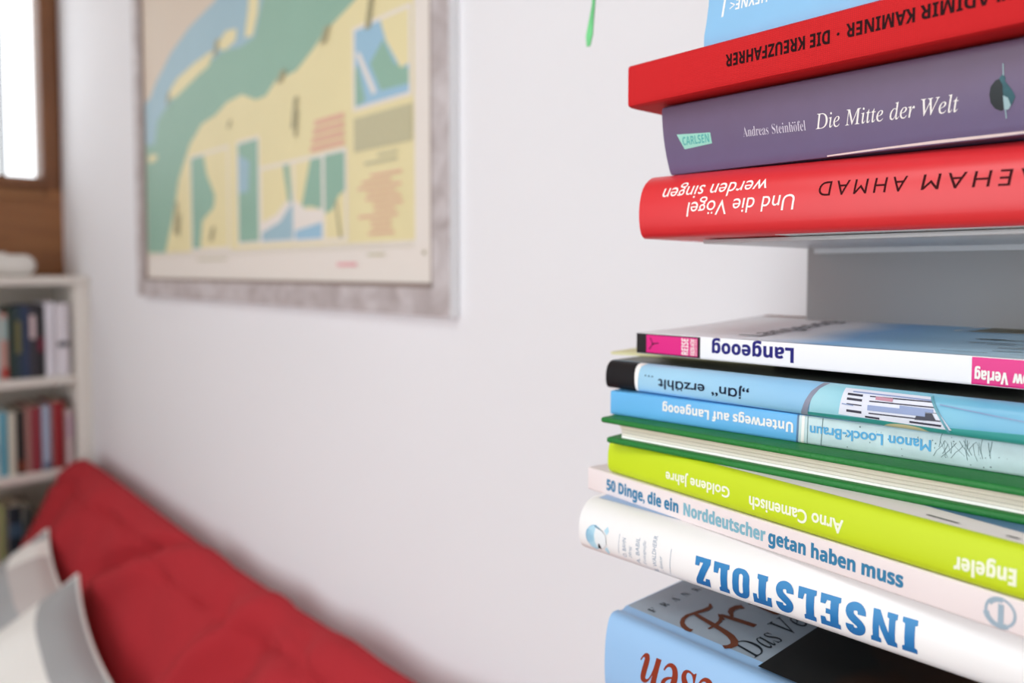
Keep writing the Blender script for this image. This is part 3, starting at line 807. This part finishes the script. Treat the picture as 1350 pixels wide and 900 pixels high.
put_poly(b, [(13.0, 15.6), (15.2, 18.2), (16.2, 15.8), (14.8, 13.6)], 0); put_poly(b, [(13.0, 5.4), (14.8, 2.6), (16.0, 4.6), (14.8, 7.2)], 0)
put_poly(b, disc_pts(7.0, 10.6, 5.8, 6.4, 24), 0)
put_poly(b, [(7.4, 16.0), (11.6, 15.2), (14.6, 12.8), (14.6, 8.2), (12.0, 5.6), (8.4, 5.4), (7.0, 8.0), (6.6, 12.6)], 3)
put_ring(b, 7.0, 10.6, 5.8, 6.4, .3, 1, 80, 280)
for k in range(6): put_ring(b, 6.6 - k * .15, 10.6, 1.4 + k * .75, 1.6 + k * .8, .18, 1, 110 + 6 * k, 250 - 5 * k, 10)
put_line(b, [(6.6, 16.6), (11.6, 15.2), (14.4, 12.6), (14.4, 8.4), (11.8, 5.7)], .45, 2); put_line(b, [(13.4, 12.6), (13.4, 8.4)], .45, 2)
put_poly(b, [(8.6, 5.2), (11.2, 5.0), (10.3, 7.6), (9.4, 7.9)], 4)
put_ring(b, 10.4, 12.6, .9, .8, .2, 1, n=12); put_ring(b, 10.6, 9.4, .9, .8, .2, 1, n=12); put_line(b, [(8.6, 11.2), (11.8, 11.0)], .2, 1)
bk.on_spine('sailor_vignette', b, [mat('print_ice_blue', 'b5dcec', .4), mat('print_mid_blue', '6fb3d6', .4), mat('print_navy_line', '3a5a78', .4), mat('print_skin_white', 'e9eef0', .4), INK_BLACK], .00012)

# pale blue hardcover on the lowest plate
blu = mat('powder_blue_jacket', '97bfe6', .36, spec=.45)
bk = Book((-.2580, .303, -.2262), -1.1, .0452, .215, .14, [(0, 9.5), (.012, 6.5), (.04, 3.8), (.1, 1.8), (.2, .5), (.32, .05), (.45, 0), (.6, .2), (.72, .7), (.82, 1.5), (.9, 2.6), (.95, 3.6), (.985, 5.0), (1, 7.0)],
          'thick powder blue hardcover with dark cover picture, alone below the white hardcover', s0=4.0)
bk.cover(blu, .0024, name='jacket', groove=True); bk.pages(PAGES_W, .003, .0026, .003)
b = bmesh.new(); put_text(b, 'Friesen', 27.4, 104, 34.4, 37.4, 21.5, flip=True, style='serif_bold_italic')
rust = mat('ink_rust', '8a3520', .45)
bk.on_spine('title_lettering', b, rust)
b = bmesh.new(); put_poly(b, [(4.6, 18), (218.5, 18), (218.5, 139), (4.6, 139)]); bk.on_top('cover_print', b, mat_ramp('cover_grey_blue', [(0, 'a3b2bd'), (.5, '9caab6'), (1, '8494a3')], 'Y', 0, .12, rough=.4, distort=.04, dscale=30), .00008)
b = bmesh.new()
for c, y in zip('FRANK', (21.0, 31.5, 41, 51, 61)): put_text_side(b, c, y, y + 4.6, 19.5, 4.6, style='serif_bold', offset=-.01)
bk.on_top('author_lettering', b, mat('ink_slate', '232b33', .5), .0003); b = bmesh.new()
put_text_side(b, 'Das', 18.5, 46, 80.5, 14.0, style='serif_italic', offset=.012); put_text_side(b, 'Verm', 54, 92, 80.5, 14.0, style='serif_italic', offset=.012)
bk.on_top('subtitle_lettering', b, mat('ink_slate', '232b33', .5), .0003)
b = bmesh.new()
def ribbon(pts, ws, mi=0):
    """one pen stroke of changing width"""
    side = []
    for k, p in enumerate(pts):
        a, d = pts[max(k - 1, 0)], pts[min(k + 1, len(pts) - 1)]; L = math.hypot(d[0] - a[0], d[1] - a[1]); nx, ny = -(d[1] - a[1]) / L, (d[0] - a[0]) / L
        w = interp([(i / (len(ws) - 1), x) for i, x in enumerate(ws)], k / (len(pts) - 1)) / 2
        side.append(((p[0] + nx * w, p[1] + ny * w), (p[0] - nx * w, p[1] - ny * w)))
    LAYER[0] = (LAYER[0] + 1) % 60
    for (a, c), (e, d) in zip(side, side[1:]): put_poly(b, [a, c, d, e], mi, LAYER[0])
# big script F and r, tops to the left, reading away from the spine
ribbon([(33.2, 53), (35.6, 50), (36.0, 45), (34.6, 38), (33.4, 32), (34.2, 27), (36.4, 23), (39.4, 20.2), (42.8, 18.8), (45, 19.2)], [1, 3.4, 2.2, 2.2, 3.2, 3.6])
ribbon([(34.4, 36.6), (40, 35), (48, 33), (56, 31), (61, 29), (65, 26), (67, 22.6), (66.6, 19), (64.8, 16.6)], [2.6, 3.8, 4.2, 3.6, 3.2])
ribbon([(49.4, 27), (49.6, 33), (48.6, 39), (46.4, 43)], [1, 2.2, 2.0, 1.6])
ribbon([(44.8, 45.4), (53, 46.6), (63.6, 47.8)], [3, 4, 4])
ribbon([(50, 48), (46.4, 52), (45.0, 56), (45.4, 60), (47.4, 63)], [1.6, 3.4, 3.6, 4.6])
ribbon([(44.2, 46), (46.4, 43.2), (49.0, 41.4)], [2.6, 2.4, 2.0])
put_text_side(b, 'iesen', 67, 132, 64.5, 27, style='serif_bold_italic')
bk.on_top('cover_title', b, mat('ink_brown', '71402c', .5), .0003)
b = bmesh.new(); put_poly(b, [(85.5, 12.5), (218.4, 12.5), (218.4, 139), (85.5, 139)]); bk.on_top('cover_picture', b, mat_ramp('dark_oil_painting', [(0, '17191a'), (.35, '1b1c1b'), (.55, '3a2416'), (.7, '4a2a1c'), (.85, '221814'), (1, '15120f')], 'X', .1, .23, rough=.5, distort=.06, dscale=28, spec=.2), .00045)

# ------------------------------------------------------------------ framed sea chart on the wall
chart = tag(empty('framed_map', (-1.20, WY, H + .37)), 'green and yellow sea chart in a whitewashed wooden frame on the white wall', 'picture')
ox, oz = -1.20, H + .37
FX0, FX1, FZ0, FZ1 = -1.762, -.668, -.0515, .80
ix0, ix1, iz0, iz1 = -1.718, -.7005, -.019, .765
yf, yb_ = .526 - WY, -.001
white_wood = mat_wood('whitewashed_wood', 'a59a99', 'cbc5c6', sc=(26, 4, 26), rough=.7)
def bar(name, pts):
    b = bmesh.new()
    lo = [b.verts.new((x - ox, yb_, z + H - oz)) for x, z in pts]; hi = [b.verts.new((x - ox, yf, z + H - oz)) for x, z in pts]
    b.faces.new(lo); b.faces.new(list(reversed(hi)))
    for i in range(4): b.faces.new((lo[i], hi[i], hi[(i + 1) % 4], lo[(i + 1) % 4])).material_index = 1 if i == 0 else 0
    return build(name, b, [white_wood, mat('frame_side_brightened', 'f1f3f6', .6)], chart)  # outer sides get a paler whitewash, brightened in colour to stand for light
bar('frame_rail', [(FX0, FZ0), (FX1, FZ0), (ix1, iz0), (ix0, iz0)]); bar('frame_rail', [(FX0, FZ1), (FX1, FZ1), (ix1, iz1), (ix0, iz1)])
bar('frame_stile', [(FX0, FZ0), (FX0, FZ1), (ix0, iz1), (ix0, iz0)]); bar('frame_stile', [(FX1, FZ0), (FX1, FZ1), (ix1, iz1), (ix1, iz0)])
b = bmesh.new()   # dark rebate line inside the frame
for x0, x1, z0, z1 in ((ix0, ix1, iz0, iz0 + .006), (ix0, ix0 + .006, iz0, iz1), (ix1 - .005, ix1, iz0, iz1), (ix0, ix1, iz1 - .006, iz1)):
    box(b, x0 - ox, x1 - ox, -.0125, -.004, z0 + H - oz, z1 + H - oz)
build('frame_rebate', b, mat('rebate_brown', '8f7f78', .7), chart)
sea, blue_, land, ppr = mat('chart_green', '8db3a0', .6, var=.06, scale=9), mat('chart_blue', '9bbac6', .6, var=.05, scale=12), mat('chart_yellow', 'e3d8a8', .6, var=.04, scale=10), mat('chart_paper', 'e4ddd5', .6)
red_, grey_, dk = mat('chart_red', 'dcae98', .6), mat('chart_grey', 'bdb896', .6), mat('chart_dark', 'a39c78', .6)
CM = [ppr, land, sea, blue_, red_, grey_, dk, mat('chart_pink', 'e3a9ad', .6), mat('chart_cream', 'd3c3b0', .6), mat('chart_skyblue', '97bdd3', .6)]
b = bmesh.new()
lay = [0]
def cp(pts, mi, d=None):
    lay[0] += 1
    y = -.0075 - .00002 * lay[0]
    f = b.faces.new([b.verts.new((x * 1.02 - ox, y, z * 1.02 + H - oz)) for x, z in pts]); f.material_index = mi
    f.normal_update()
    if f.normal.y > 0: f.normal_flip()
    if len(pts) > 4: bmesh.ops.triangulate(b, faces=[f])
def rc(x0, x1, z0, z1, mi): cp([(x0, z0), (x1, z0), (x1, z1), (x0, z1)], mi)
rc(ix0 / 1.02, ix1 / 1.02, iz0 / 1.02, iz1 / 1.02, 0)
rc(-1.674, -.728, .037, .72, 1)
cp([(-1.674, .039), (-1.570, .037), (-1.548, .07), (-1.524, .105), (-1.488, .176), (-1.43, .233), (-1.37, .262), (-1.31, .268), (-1.26, .282), (-1.20, .285), (-1.15, .268), (-1.115, .268), (-1.08, .285), (-1.016, .287), (-.97, .305), (-.929, .324), (-.89, .335), (-.852, .346), (-.80, .385), (-.76, .40), (-.728, .43), (-.728, .72), (-1.674, .72)], 2)
cp([(-1.674, .26), (-1.62, .255), (-1.60, .30), (-1.55, .318), (-1.48, .335), (-1.39, .352), (-1.33, .362), (-1.27, .368), (-1.20, .36), (-1.15, .365), (-1.12, .414), (-1.05, .50), (-1.0, .72), (-1.674, .72)], 3)
cp([(-1.674, .345), (-1.64, .352), (-1.607, .375), (-1.519, .416), (-1.419, .443), (-1.297, .459), (-1.20, .55), (-1.15, .72), (-1.674, .72)], 8)
cp([(-1.540, .331), (-1.495, .329), (-1.44, .339), (-1.38, .350), (-1.335, .356), (-1.312, .376), (-1.33, .379), (-1.40, .374), (-1.481, .364), (-1.531, .347)], 1)
cp([(-1.291, .388), (-1.258, .399), (-1.216, .393), (-1.221, .375), (-1.26, .368), (-1.288, .374)], 1)
cp([(-1.186, .372), (-1.172, .414), (-1.166, .446), (-1.128, .440), (-1.138, .396), (-1.157, .368)], 1)
cp([(-1.66, .222), (-1.62, .222), (-1.60, .232), (-1.63, .238), (-1.66, .236)], 1)
def inset(x0, x1, z0, z1, parts):
    rc(x0 - .006, x1 + .006, z0 - .005, z1 + .005, 0)
    for mi, p in parts: cp([(x0 + (x1 - x0) * u, z0 + (z1 - z0) * v) for u, v in p], mi)
full = [(0, 0), (1, 0), (1, 1), (0, 1)]
inset(-1.424, -1.262, .042, .206, [(1, full), (2, [(0, 0), (.22, 0), (.3, .3), (.62, .42), (.66, .55), (.45, .78), (.36, 1), (0, 1)])])
inset(-1.219, -1.145, .048, .207, [(2, full), (3, [(0, .5), (.5, .5), (.6, .8), (0, .9)])])
inset(-1.134, -1.030, .047, .157, [(1, full), (3, [(.0, 0), (1, 0), (1, .5), (.6, .25), (0, .15)]), (0, [(0, .12), (.6, .25), (1, .5), (1, .62), (.5, .36), (0, .26)]), (2, [(.72, 1), (.9, 1), (.98, .5), (.86, .5)])])
inset(-1.024, -.945, .046, .157, [(1, full), (2, [(.25, .4), (.55, .42), (1, .36), (1, 1), (.6, 1)]), (9, [(0, 0), (1, 0), (1, .2), (0, .12)]), (0, [(0, .12), (1, .2), (1, .36), (.4, .38), (.1, .5), (0, .5)])])
inset(-.937, -.884, .045, .158, [(1, full), (2, [(0, .3), (.4, .34), (.7, .5), (1, .55), (1, 1), (0, 1)]), (6, [(.7, 0), (.85, 0), (.6, .45), (.5, .45)])])
inset(-.856, -.738, .210, .306, [(9, full), (2, [(.3, .5), (.55, .75), (.75, .4), (1, .28), (1, .1), (.5, .12)]), (1, [(.5, 1), (1, 1), (1, .34), (.86, .32), (.6, .72)]), (0, [(.02, .7), (.1, .7), (.42, .12), (.34, .1)]), (2, [(0, 0), (.2, .05), (.06, .55), (0, .5)])])
rc(-.860, -.731, .153, .196, 5)
for k in range(4): rc(-.975 + .004 * k, -.884, .166 + .0115 * k, .174 + .0115 * k, 4)
for k in range(2): rc(-.836 + .03 * k, -.762, .134 + .008 * k, .138 + .008 * k, 5)
rnd = random.Random(5)
for k in range(11): rc(-.852 + rnd.uniform(0, .04), -.748 - rnd.uniform(0, .03), .046 + .0072 * k, .0495 + .0072 * k, 4)
for x, z, w, h_ in ((-1.505, .103, .012, .03), (-1.49, .088, .010, .02), (-1.02, .228, .012, .022), (-1.015, .212, .008, .018), (-.82, .322, .012, .02), (-1.33, .066, .014, .012), (-1.535, .333, .012, .01), (-1.30, .380, .014, .012), (-1.25, .244, .010, .006), (-1.06, .287, .016, .008), (-.93, .318, .016, .010)):
    cp([(x - w, z - h_), (x + w * .2, z - h_), (x + w, z + h_), (x - w * .1, z + h_)], 6)
for x0, x1 in ((-1.40, -1.27), (-.83, -.79)): rc(x0, x1, .020, .0225, 5)
rc(-.905, -.855, .007, .012, 7); rc(-.712, -.706, .020, .024, 6)
for z0 in (.030, .034): rc(-1.674, -.728, z0 - .0006, z0, 5)
build('printed_chart', b, CM, chart, -1)

# ------------------------------------------------------------------ sofa
sofa = tag(empty('sofa', (-1.28, -.05, 0)), 'red fabric sofa with a plump back, standing along the white wall', 'sofa')
red = mat_cloth('red_sofa_fabric', 'b32e36', freq=1500, strength=.2, dark=.9, rough=.95)
sx, sy = -1.28, -.05
PROF = [(.516, -.72), (.522, -.60), (.520, -.53), (.514, -.495), (.505, -.472), (.490, -.459), (.472, -.461), (.452, -.476), (.432, -.506), (.412, -.545), (.392, -.588), (.372, -.632), (.352, -.678), (.334, -.724), (.318, -.775), (.306, -.83), (.298, -.89), (.296, -.95), (.30, -.985)]
def gauss(d, w): return math.exp(-(d / w) ** 2)
def back_cushion(x0, x1, seed):
    b = bmesh.new(); rnd = random.Random(seed)
    NX, P = 220, []
    for (a, c), (d, e) in zip(PROF, PROF[1:]):
        for k in range(4): P.append((a + (d - a) * k / 4, c + (e - c) * k / 4))
    P.append(PROF[-1])
    n = len(P); arc = [0.0]
    for p, q in zip(P, P[1:]): arc.append(arc[-1] + math.hypot(p[0] - q[0], p[1] - q[1]))
    top = arc[22]
    # (x at the top line, drift along x per metre down, width, depth, centre and reach down the front)
    folds = [(-1.95, -.5, .05, -.010, .10, .07), (-1.76, -.9, .05, .008, .12, .08), (-1.36, -1.9, .034, -.026, .085, .075), (-1.29, -1.7, .055, .018, .11, .09),
             (-1.15, .5, .04, -.010, .05, .05), (-1.03, -.75, .030, .020, .12, .10), (-.96, -.6, .045, -.020, .12, .09), (-.92, .9, .03, -.010, .04, .04), (-.83, -.8, .04, .014, .10, .08),
             (-.72, -.6, .04, -.016, .11, .09), (-.58, -.5, .05, .014, .1, .1)]
    rings = []
    for i in range(NX + 1):
        f = i / NX; X = x0 + (x1 - x0) * f
        end = min(f, 1 - f) * (x1 - x0)
        pinch = 1 - .45 * math.exp(-(end / .045) ** 1.5)
        row = []
        for j, (y, z) in enumerate(P):
            a = arc[j] - top
            d0 = P[max(j - 1, 0)]; d1 = P[min(j + 1, n - 1)]
            ty, tz = d1[0] - d0[0], d1[1] - d0[1]; L = math.hypot(ty, tz) or 1
            ny, nz = tz / L, -ty / L          # outward
            if ny * (y - .42) + nz * (z + .75) < 0: ny, nz = -ny, -nz
            s = 0.0
            front = max(0.0, min(1.0, (a + .02) / .08))
            for fx, sl, w, dep, ac, ar in folds: s += 1.35 * dep * gauss(X - fx - sl * a, w) * gauss(a - ac, ar) * (1 if a > -.02 else 0)
            s -= .010 * gauss(a - .062 - .010 * math.sin(X * 9) - .004 * math.sin(X * 23), .007)       # seam along the front of the top
            s += .004 * math.sin(X * 13 + a * 9) * front + .002 * math.sin(X * 37 - a * 21) * front
            z -= .016 * math.sin(PI * f) ** 2
            cy, cz = .41, -.74
            Y = cy + (y - cy) * (.82 + .18 * pinch) + ny * s; Z = cz + (z - cz) * (.72 + .28 * pinch) * 1.0 + nz * s
            row.append(b.verts.new((X - sx, min(Y, .5335) - sy, Z + H)))
        rings.append(row)
    for r0, r1 in zip(rings, rings[1:]):
        for j in range(n - 1): b.faces.new((r0[j], r1[j], r1[j + 1], r0[j + 1]))
        b.faces.new((r0[n - 1], r1[n - 1], r1[0], r0[0]))
    b.faces.new(rings[0]); b.faces.new(list(reversed(rings[-1])))
    return build('back_cushion', b, red, sofa, 60)
back_cushion(-2.165, -.34, 2)
b = bmesh.new()
SEG = 14
box(b, -2.10 - sx, -.36 - sx, -.40 - sy, .345 - sy, .26, .40, bev=.05, seg=4); build('seat_cushion', b, red, sofa, 50)
b = bmesh.new(); box(b, -2.15 - sx, -.34 - sx, -.40 - sy, .515 - sy, .12, .255, bev=.02, seg=3); build('base', b, red, sofa, 40)
for xx in (-2.08, -.42):
    for yy in (-.33, .44):
        b = bmesh.new(); tube(b, [(xx - sx, yy - sy, 0), (xx - sx, yy - sy, .125)], [.018, .026], 12); build('leg', b, mat_wood('sofa_leg_wood', '5b3b22', '7a5230'), sofa, 40)

# ------------------------------------------------------------------ throw cushions on the sofa
white_fab, grey_fab = mat('cushion_white', 'f3f2ee', .9, bump=.2, bscale=400), mat('cushion_grey', 'a9abad', .9, bump=.2, bscale=400)
pale_fab = mat('cushion_back_grey', 'c9c2c0', .9, bump=.2, bscale=400)
def cushion(T, B, A, puff, label, pattern):
    T, B, A = Vector(T), Vector(B), Vector(A); C = A + B - T
    ctr = (T + C) / 2; nrm = (B - T).cross(A - T).normalized()
    if nrm.y > 0: nrm = -nrm
    root = tag(empty('throw_cushion', (ctr.x, ctr.y, ctr.z + H)), label, 'cushion', 'throw cushions on the red sofa')
    N = 26; b = bmesh.new(); grid = {}
    for side in (1, -1):
        for i in range(N + 1):
            for j in range(N + 1):
                u, v = i / N, j / N
                if side < 0 and (i in (0, N) or j in (0, N)): grid[side, i, j] = grid[1, i, j]; continue
                U, V = 2 * u - 1, 2 * v - 1
                pu = U * (1 - .07 * (1 - V * V)); pv = V * (1 - .07 * (1 - U * U))
                p = T + (B - T) * (pu + 1) / 2 + (A - T) * (pv + 1) / 2
                h = puff * (max(0, (1 - U ** 2)) ** .55) * (max(0, (1 - V ** 2)) ** .55)
                p = p + nrm * side * (h + .004 * math.sin(7 * U + 3 * V) * (1 - U * U) * (1 - V * V))
                grid[side, i, j] = b.verts.new(p - ctr)
    for side in (1, -1):
        for i in range(N):
            for j in range(N):
                q = [grid[side, i, j], grid[side, i + 1, j], grid[side, i + 1, j + 1], grid[side, i, j + 1]]
                f = b.faces.new(q if side > 0 else list(reversed(q)))
                f.material_index = pattern((i + .5) / N, (j + .5) / N) if side > 0 else 2
    build('cover', b, [white_fab, grey_fab, pale_fab], root, 70)
    b = bmesh.new(); ring = []
    for k in range(4 * N):
        e, m = divmod(k, N); i, j = ((m, 0), (N, m), (N - m, N), (0, N - m))[e]
        U, V = 2 * i / N - 1, 2 * j / N - 1
        pu = U * (1 - .07 * (1 - V * V)); pv = V * (1 - .07 * (1 - U * U))
        ring.append(T + (B - T) * (pu + 1) / 2 + (A - T) * (pv + 1) / 2 - ctr)
    tube(b, ring + ring[:2], .0028, 6); build('piping', b, white_fab, root, 60)
    return root
cushion((-1.935, .378, -.576), (-1.575, .350, -.640), (-2.01, .075, -.80), .05, 'grey and white patterned throw cushion, the rear one, leaning on the red sofa back',
        lambda u, v: 1 if (v < .07 and u < .12) or .19 < v < .40 else (2 if u > .30 and v < .19 else 0))
cushion((-1.60, .360, -.575), (-1.20, .325, -.640), (-1.64, .010, -.80), .06, 'grey and white patterned throw cushion, the front one, with a grey edge panel',
        lambda u, v: 1 if v < .15 or (.50 < v < .66 and u < .45) else 0)

# ------------------------------------------------------------------ white bookcase at the far end
case = tag(empty('bookcase', (-2.33, .13, 0)), 'low white bookcase at the far end of the room beside the sofa', 'bookcase')
cw = mat('bookcase_white', 'dfdad3', .5)
cx, cy = -2.33, .13
b = bmesh.new(); box(b, -2.445 - cx, -2.20 - cx,   .506 - cy, .5395 - cy, 0, H - .034, bev=.002); build('side_panel', b, cw, case, 30)
b = bmesh.new(); box(b, -2.445 - cx, -2.20 - cx, -.285 - cy, -.263 - cy, 0, H - .034, bev=.002); build('side_panel', b, cw, case, 30)
b = bmesh.new(); box(b, -2.450 - cx, -2.195 - cx, -.290 - cy, .5395 - cy, H - .034, H - .012, bev=.003); build('top_board', b, cw, case, 30)
SH = [-.268, -.508, -.760, -1.02, -1.29]
for z in SH:
    b = bmesh.new(); box(b, -2.44 - cx, -2.205 - cx, -.262 - cy, .502 - cy, z + H - .022, z + H, bev=.002); build('shelf', b, cw, case, 30)
b = bmesh.new(); box(b, -2.449 - cx, -2.441 - cx, -.284 - cy, .524 - cy, 0.01, H - .034); build('back_panel', b, mat('case_back', 'cfc8be', .6), case)


def shelf_book(y0, y1, z0, h, hexcol, label, grp, depth=.14, x=-2.22, band=None, tilt=0.0):
    r = tag(empty('book', (x, (y0 + y1) / 2, z0 + H + .0002)), label, 'book', grp); w = (y1 - y0) - .0012
    b = bmesh.new(); n = 6; out = []
    for i in range(n + 1):
        a = i / n; out.append((.004 * abs(2 * a - 1) ** 2, -w / 2 + w * a))
    out = [(-depth, -w / 2)] + [(-q, p) for q, p in out] + [(-depth, w / 2)]
    inn = [(min(q, -.002) if q > -depth else q, max(-w / 2 + .0015, min(w / 2 - .0015, p))) for q, p in out]
    def rr(L, z): return [b.verts.new((q, p, z)) for q, p in L]
    a0, a1, i0, i1 = rr(out, 0), rr(out, h), rr(inn, 0), rr(inn, h)
    for k in range(len(out) - 1):
        b.faces.new((a0[k], a0[k + 1], a1[k + 1], a1[k])); b.faces.new((i0[k], i1[k], i1[k + 1], i0[k + 1]))
        b.faces.new((a1[k], a1[k + 1], i1[k + 1], i1[k])); b.faces.new((a0[k], i0[k], i0[k + 1], a0[k + 1]))
    b.faces.new((a0[0], a1[0], i1[0], i0[0])); b.faces.new((a0[-1], i0[-1], i1[-1], a1[-1]))
    build('cover', b, mat('shelf_cover_' + hexcol, hexcol, .5), r, 40)
    b = bmesh.new(); box(b, -depth + .002, -.003, -w / 2 + .0016, w / 2 - .0016, .002, h - .003); build('page_block', b, PAGES, r)
    if band:
        for f0, f1, c in band:
            b = bmesh.new(); box(b, -.0008, .0009, -w * .40, w * .40, h * f0, h * f1); build('spine_label', b, mat('shelf_label_' + c, c, .5), r)
    if tilt: r.rotation_euler = (R(tilt), 0, 0)
    return r


G1, G2, G3 = 'books on the upper shelf of the white bookcase', 'books on the middle shelf of the white bookcase', 'books on the lower shelf of the white bookcase'
for y0, y1, h, c, l, bd in (
        (.290, .318, .172, 'b9c4c2', 'pale grey book just inside the left edge of the picture on the upper shelf', None),
        (.318, .343, .178, 'a7c0c4', 'pale teal book left of the pinkish book on the upper shelf', None),
        (.343, .361, .165, 'b98f86', 'pinkish book with a red foot on the upper shelf', [(.03, .18, 'a8342c'), (.6, .92, '9cb3b2')]),
        (.361, .374, .178, '24382f', 'very dark green book on the upper shelf', None),
        (.374, .390, .181, '2a3a44', 'dark teal-grey book with an olive spine strip on the upper shelf', [(.35, .8, '6d6a45')]),
        (.390, .405, .184, '2c3c5c', 'navy blue book on the upper shelf', None),
        (.405, .422, .180, '38343f', 'dark book with a pale label high on its spine on the upper shelf', [(.55, .88, 'c6b3b6')]),
        (.422, .440, .184, '201d22', 'black book beside the white books on the upper shelf', [(.35, .55, '6b2136')]),
        (.441, .463, .190, 'dcd9e2', 'white book right of the black book on the upper shelf', None),
        (.464, .497, .186, 'd8d4dc', 'wide whitish book with a dark spot at the right end of the upper shelf', [(.40, .47, '4b4a52')])):
    shelf_book(y0, y1, SH[0], h, c, l, G1, band=bd)
for y0, y1, h, c, l, bd in (
        (.292, .335, .160, 'd3dadb', 'white book at the left edge of the picture on the middle shelf', [(.2, .5, '7fb0bf')]),
        (.336, .355, .162, '62a0b4', 'teal blue book on the middle shelf', None),
        (.356, .372, .158, 'cfcbbb', 'cream book between the teal and the black book on the middle shelf', None),
        (.373, .391, .160, '211d1c', 'black book with a rusty foot on the middle shelf', [(.05, .2, '7a3a24')]),
        (.392, .404, .164, 'b07f78', 'dusty pink book on the middle shelf', None),
        (.405, .427, .166, '8a2c38', 'wine red book between pink and pale blue books on the middle shelf', None),
        (.428, .449, .165, '9fa9bf', 'pale grey-blue book on the middle shelf', [(.02, .12, '4c5670')]),
        (.450, .480, .172, '8c1520', 'wide deep red book right of the pale grey-blue book on the middle shelf', None),
        (.482, .499, .150, 'c9b3b4', 'pinkish white book at the right end of the middle shelf', [(.5, .9, 'b79aa8')])):
    shelf_book(y0, y1, SH[1], h, c, l, G2, band=bd)
for y0, y1, h, c, l, bd in (
        (.300, .330, .175, 'b99a92', 'dull pink book at the left edge of the picture on the lower shelf', None),
        (.331, .344, .180, '9aa06a', 'olive green book on the lower shelf', None),
        (.345, .383, .172, '1d2831', 'wide dark navy book on the lower shelf beside the sofa', [(.55, .75, '3d5468')]),
        (.384, .404, .165, '3a3d3a', 'dark grey book right of the wide navy book on the lower shelf', None)):
    shelf_book(y0, y1, SH[2], h, c, l, G3, band=bd)

# folded white cloth on the bookcase
fold = tag(empty('folded_towel', (-2.32, .22, H - .012)), 'folded white towel lying on top of the white bookcase', 'towel')
tw = mat('towel_white', 'dcd9d4', .95, bump=.5, bscale=250)
b = bmesh.new(); box(b, -.09, .105, -.20, .208, 0, .054, bev=.0255, seg=7); build('towel_roll', b, tw, fold, 60)
b = bmesh.new(); box(b, -.06, .06, -.196, .15, .050, .060, bev=.0045, seg=4); build('towel_flap', b, tw, fold, 60)
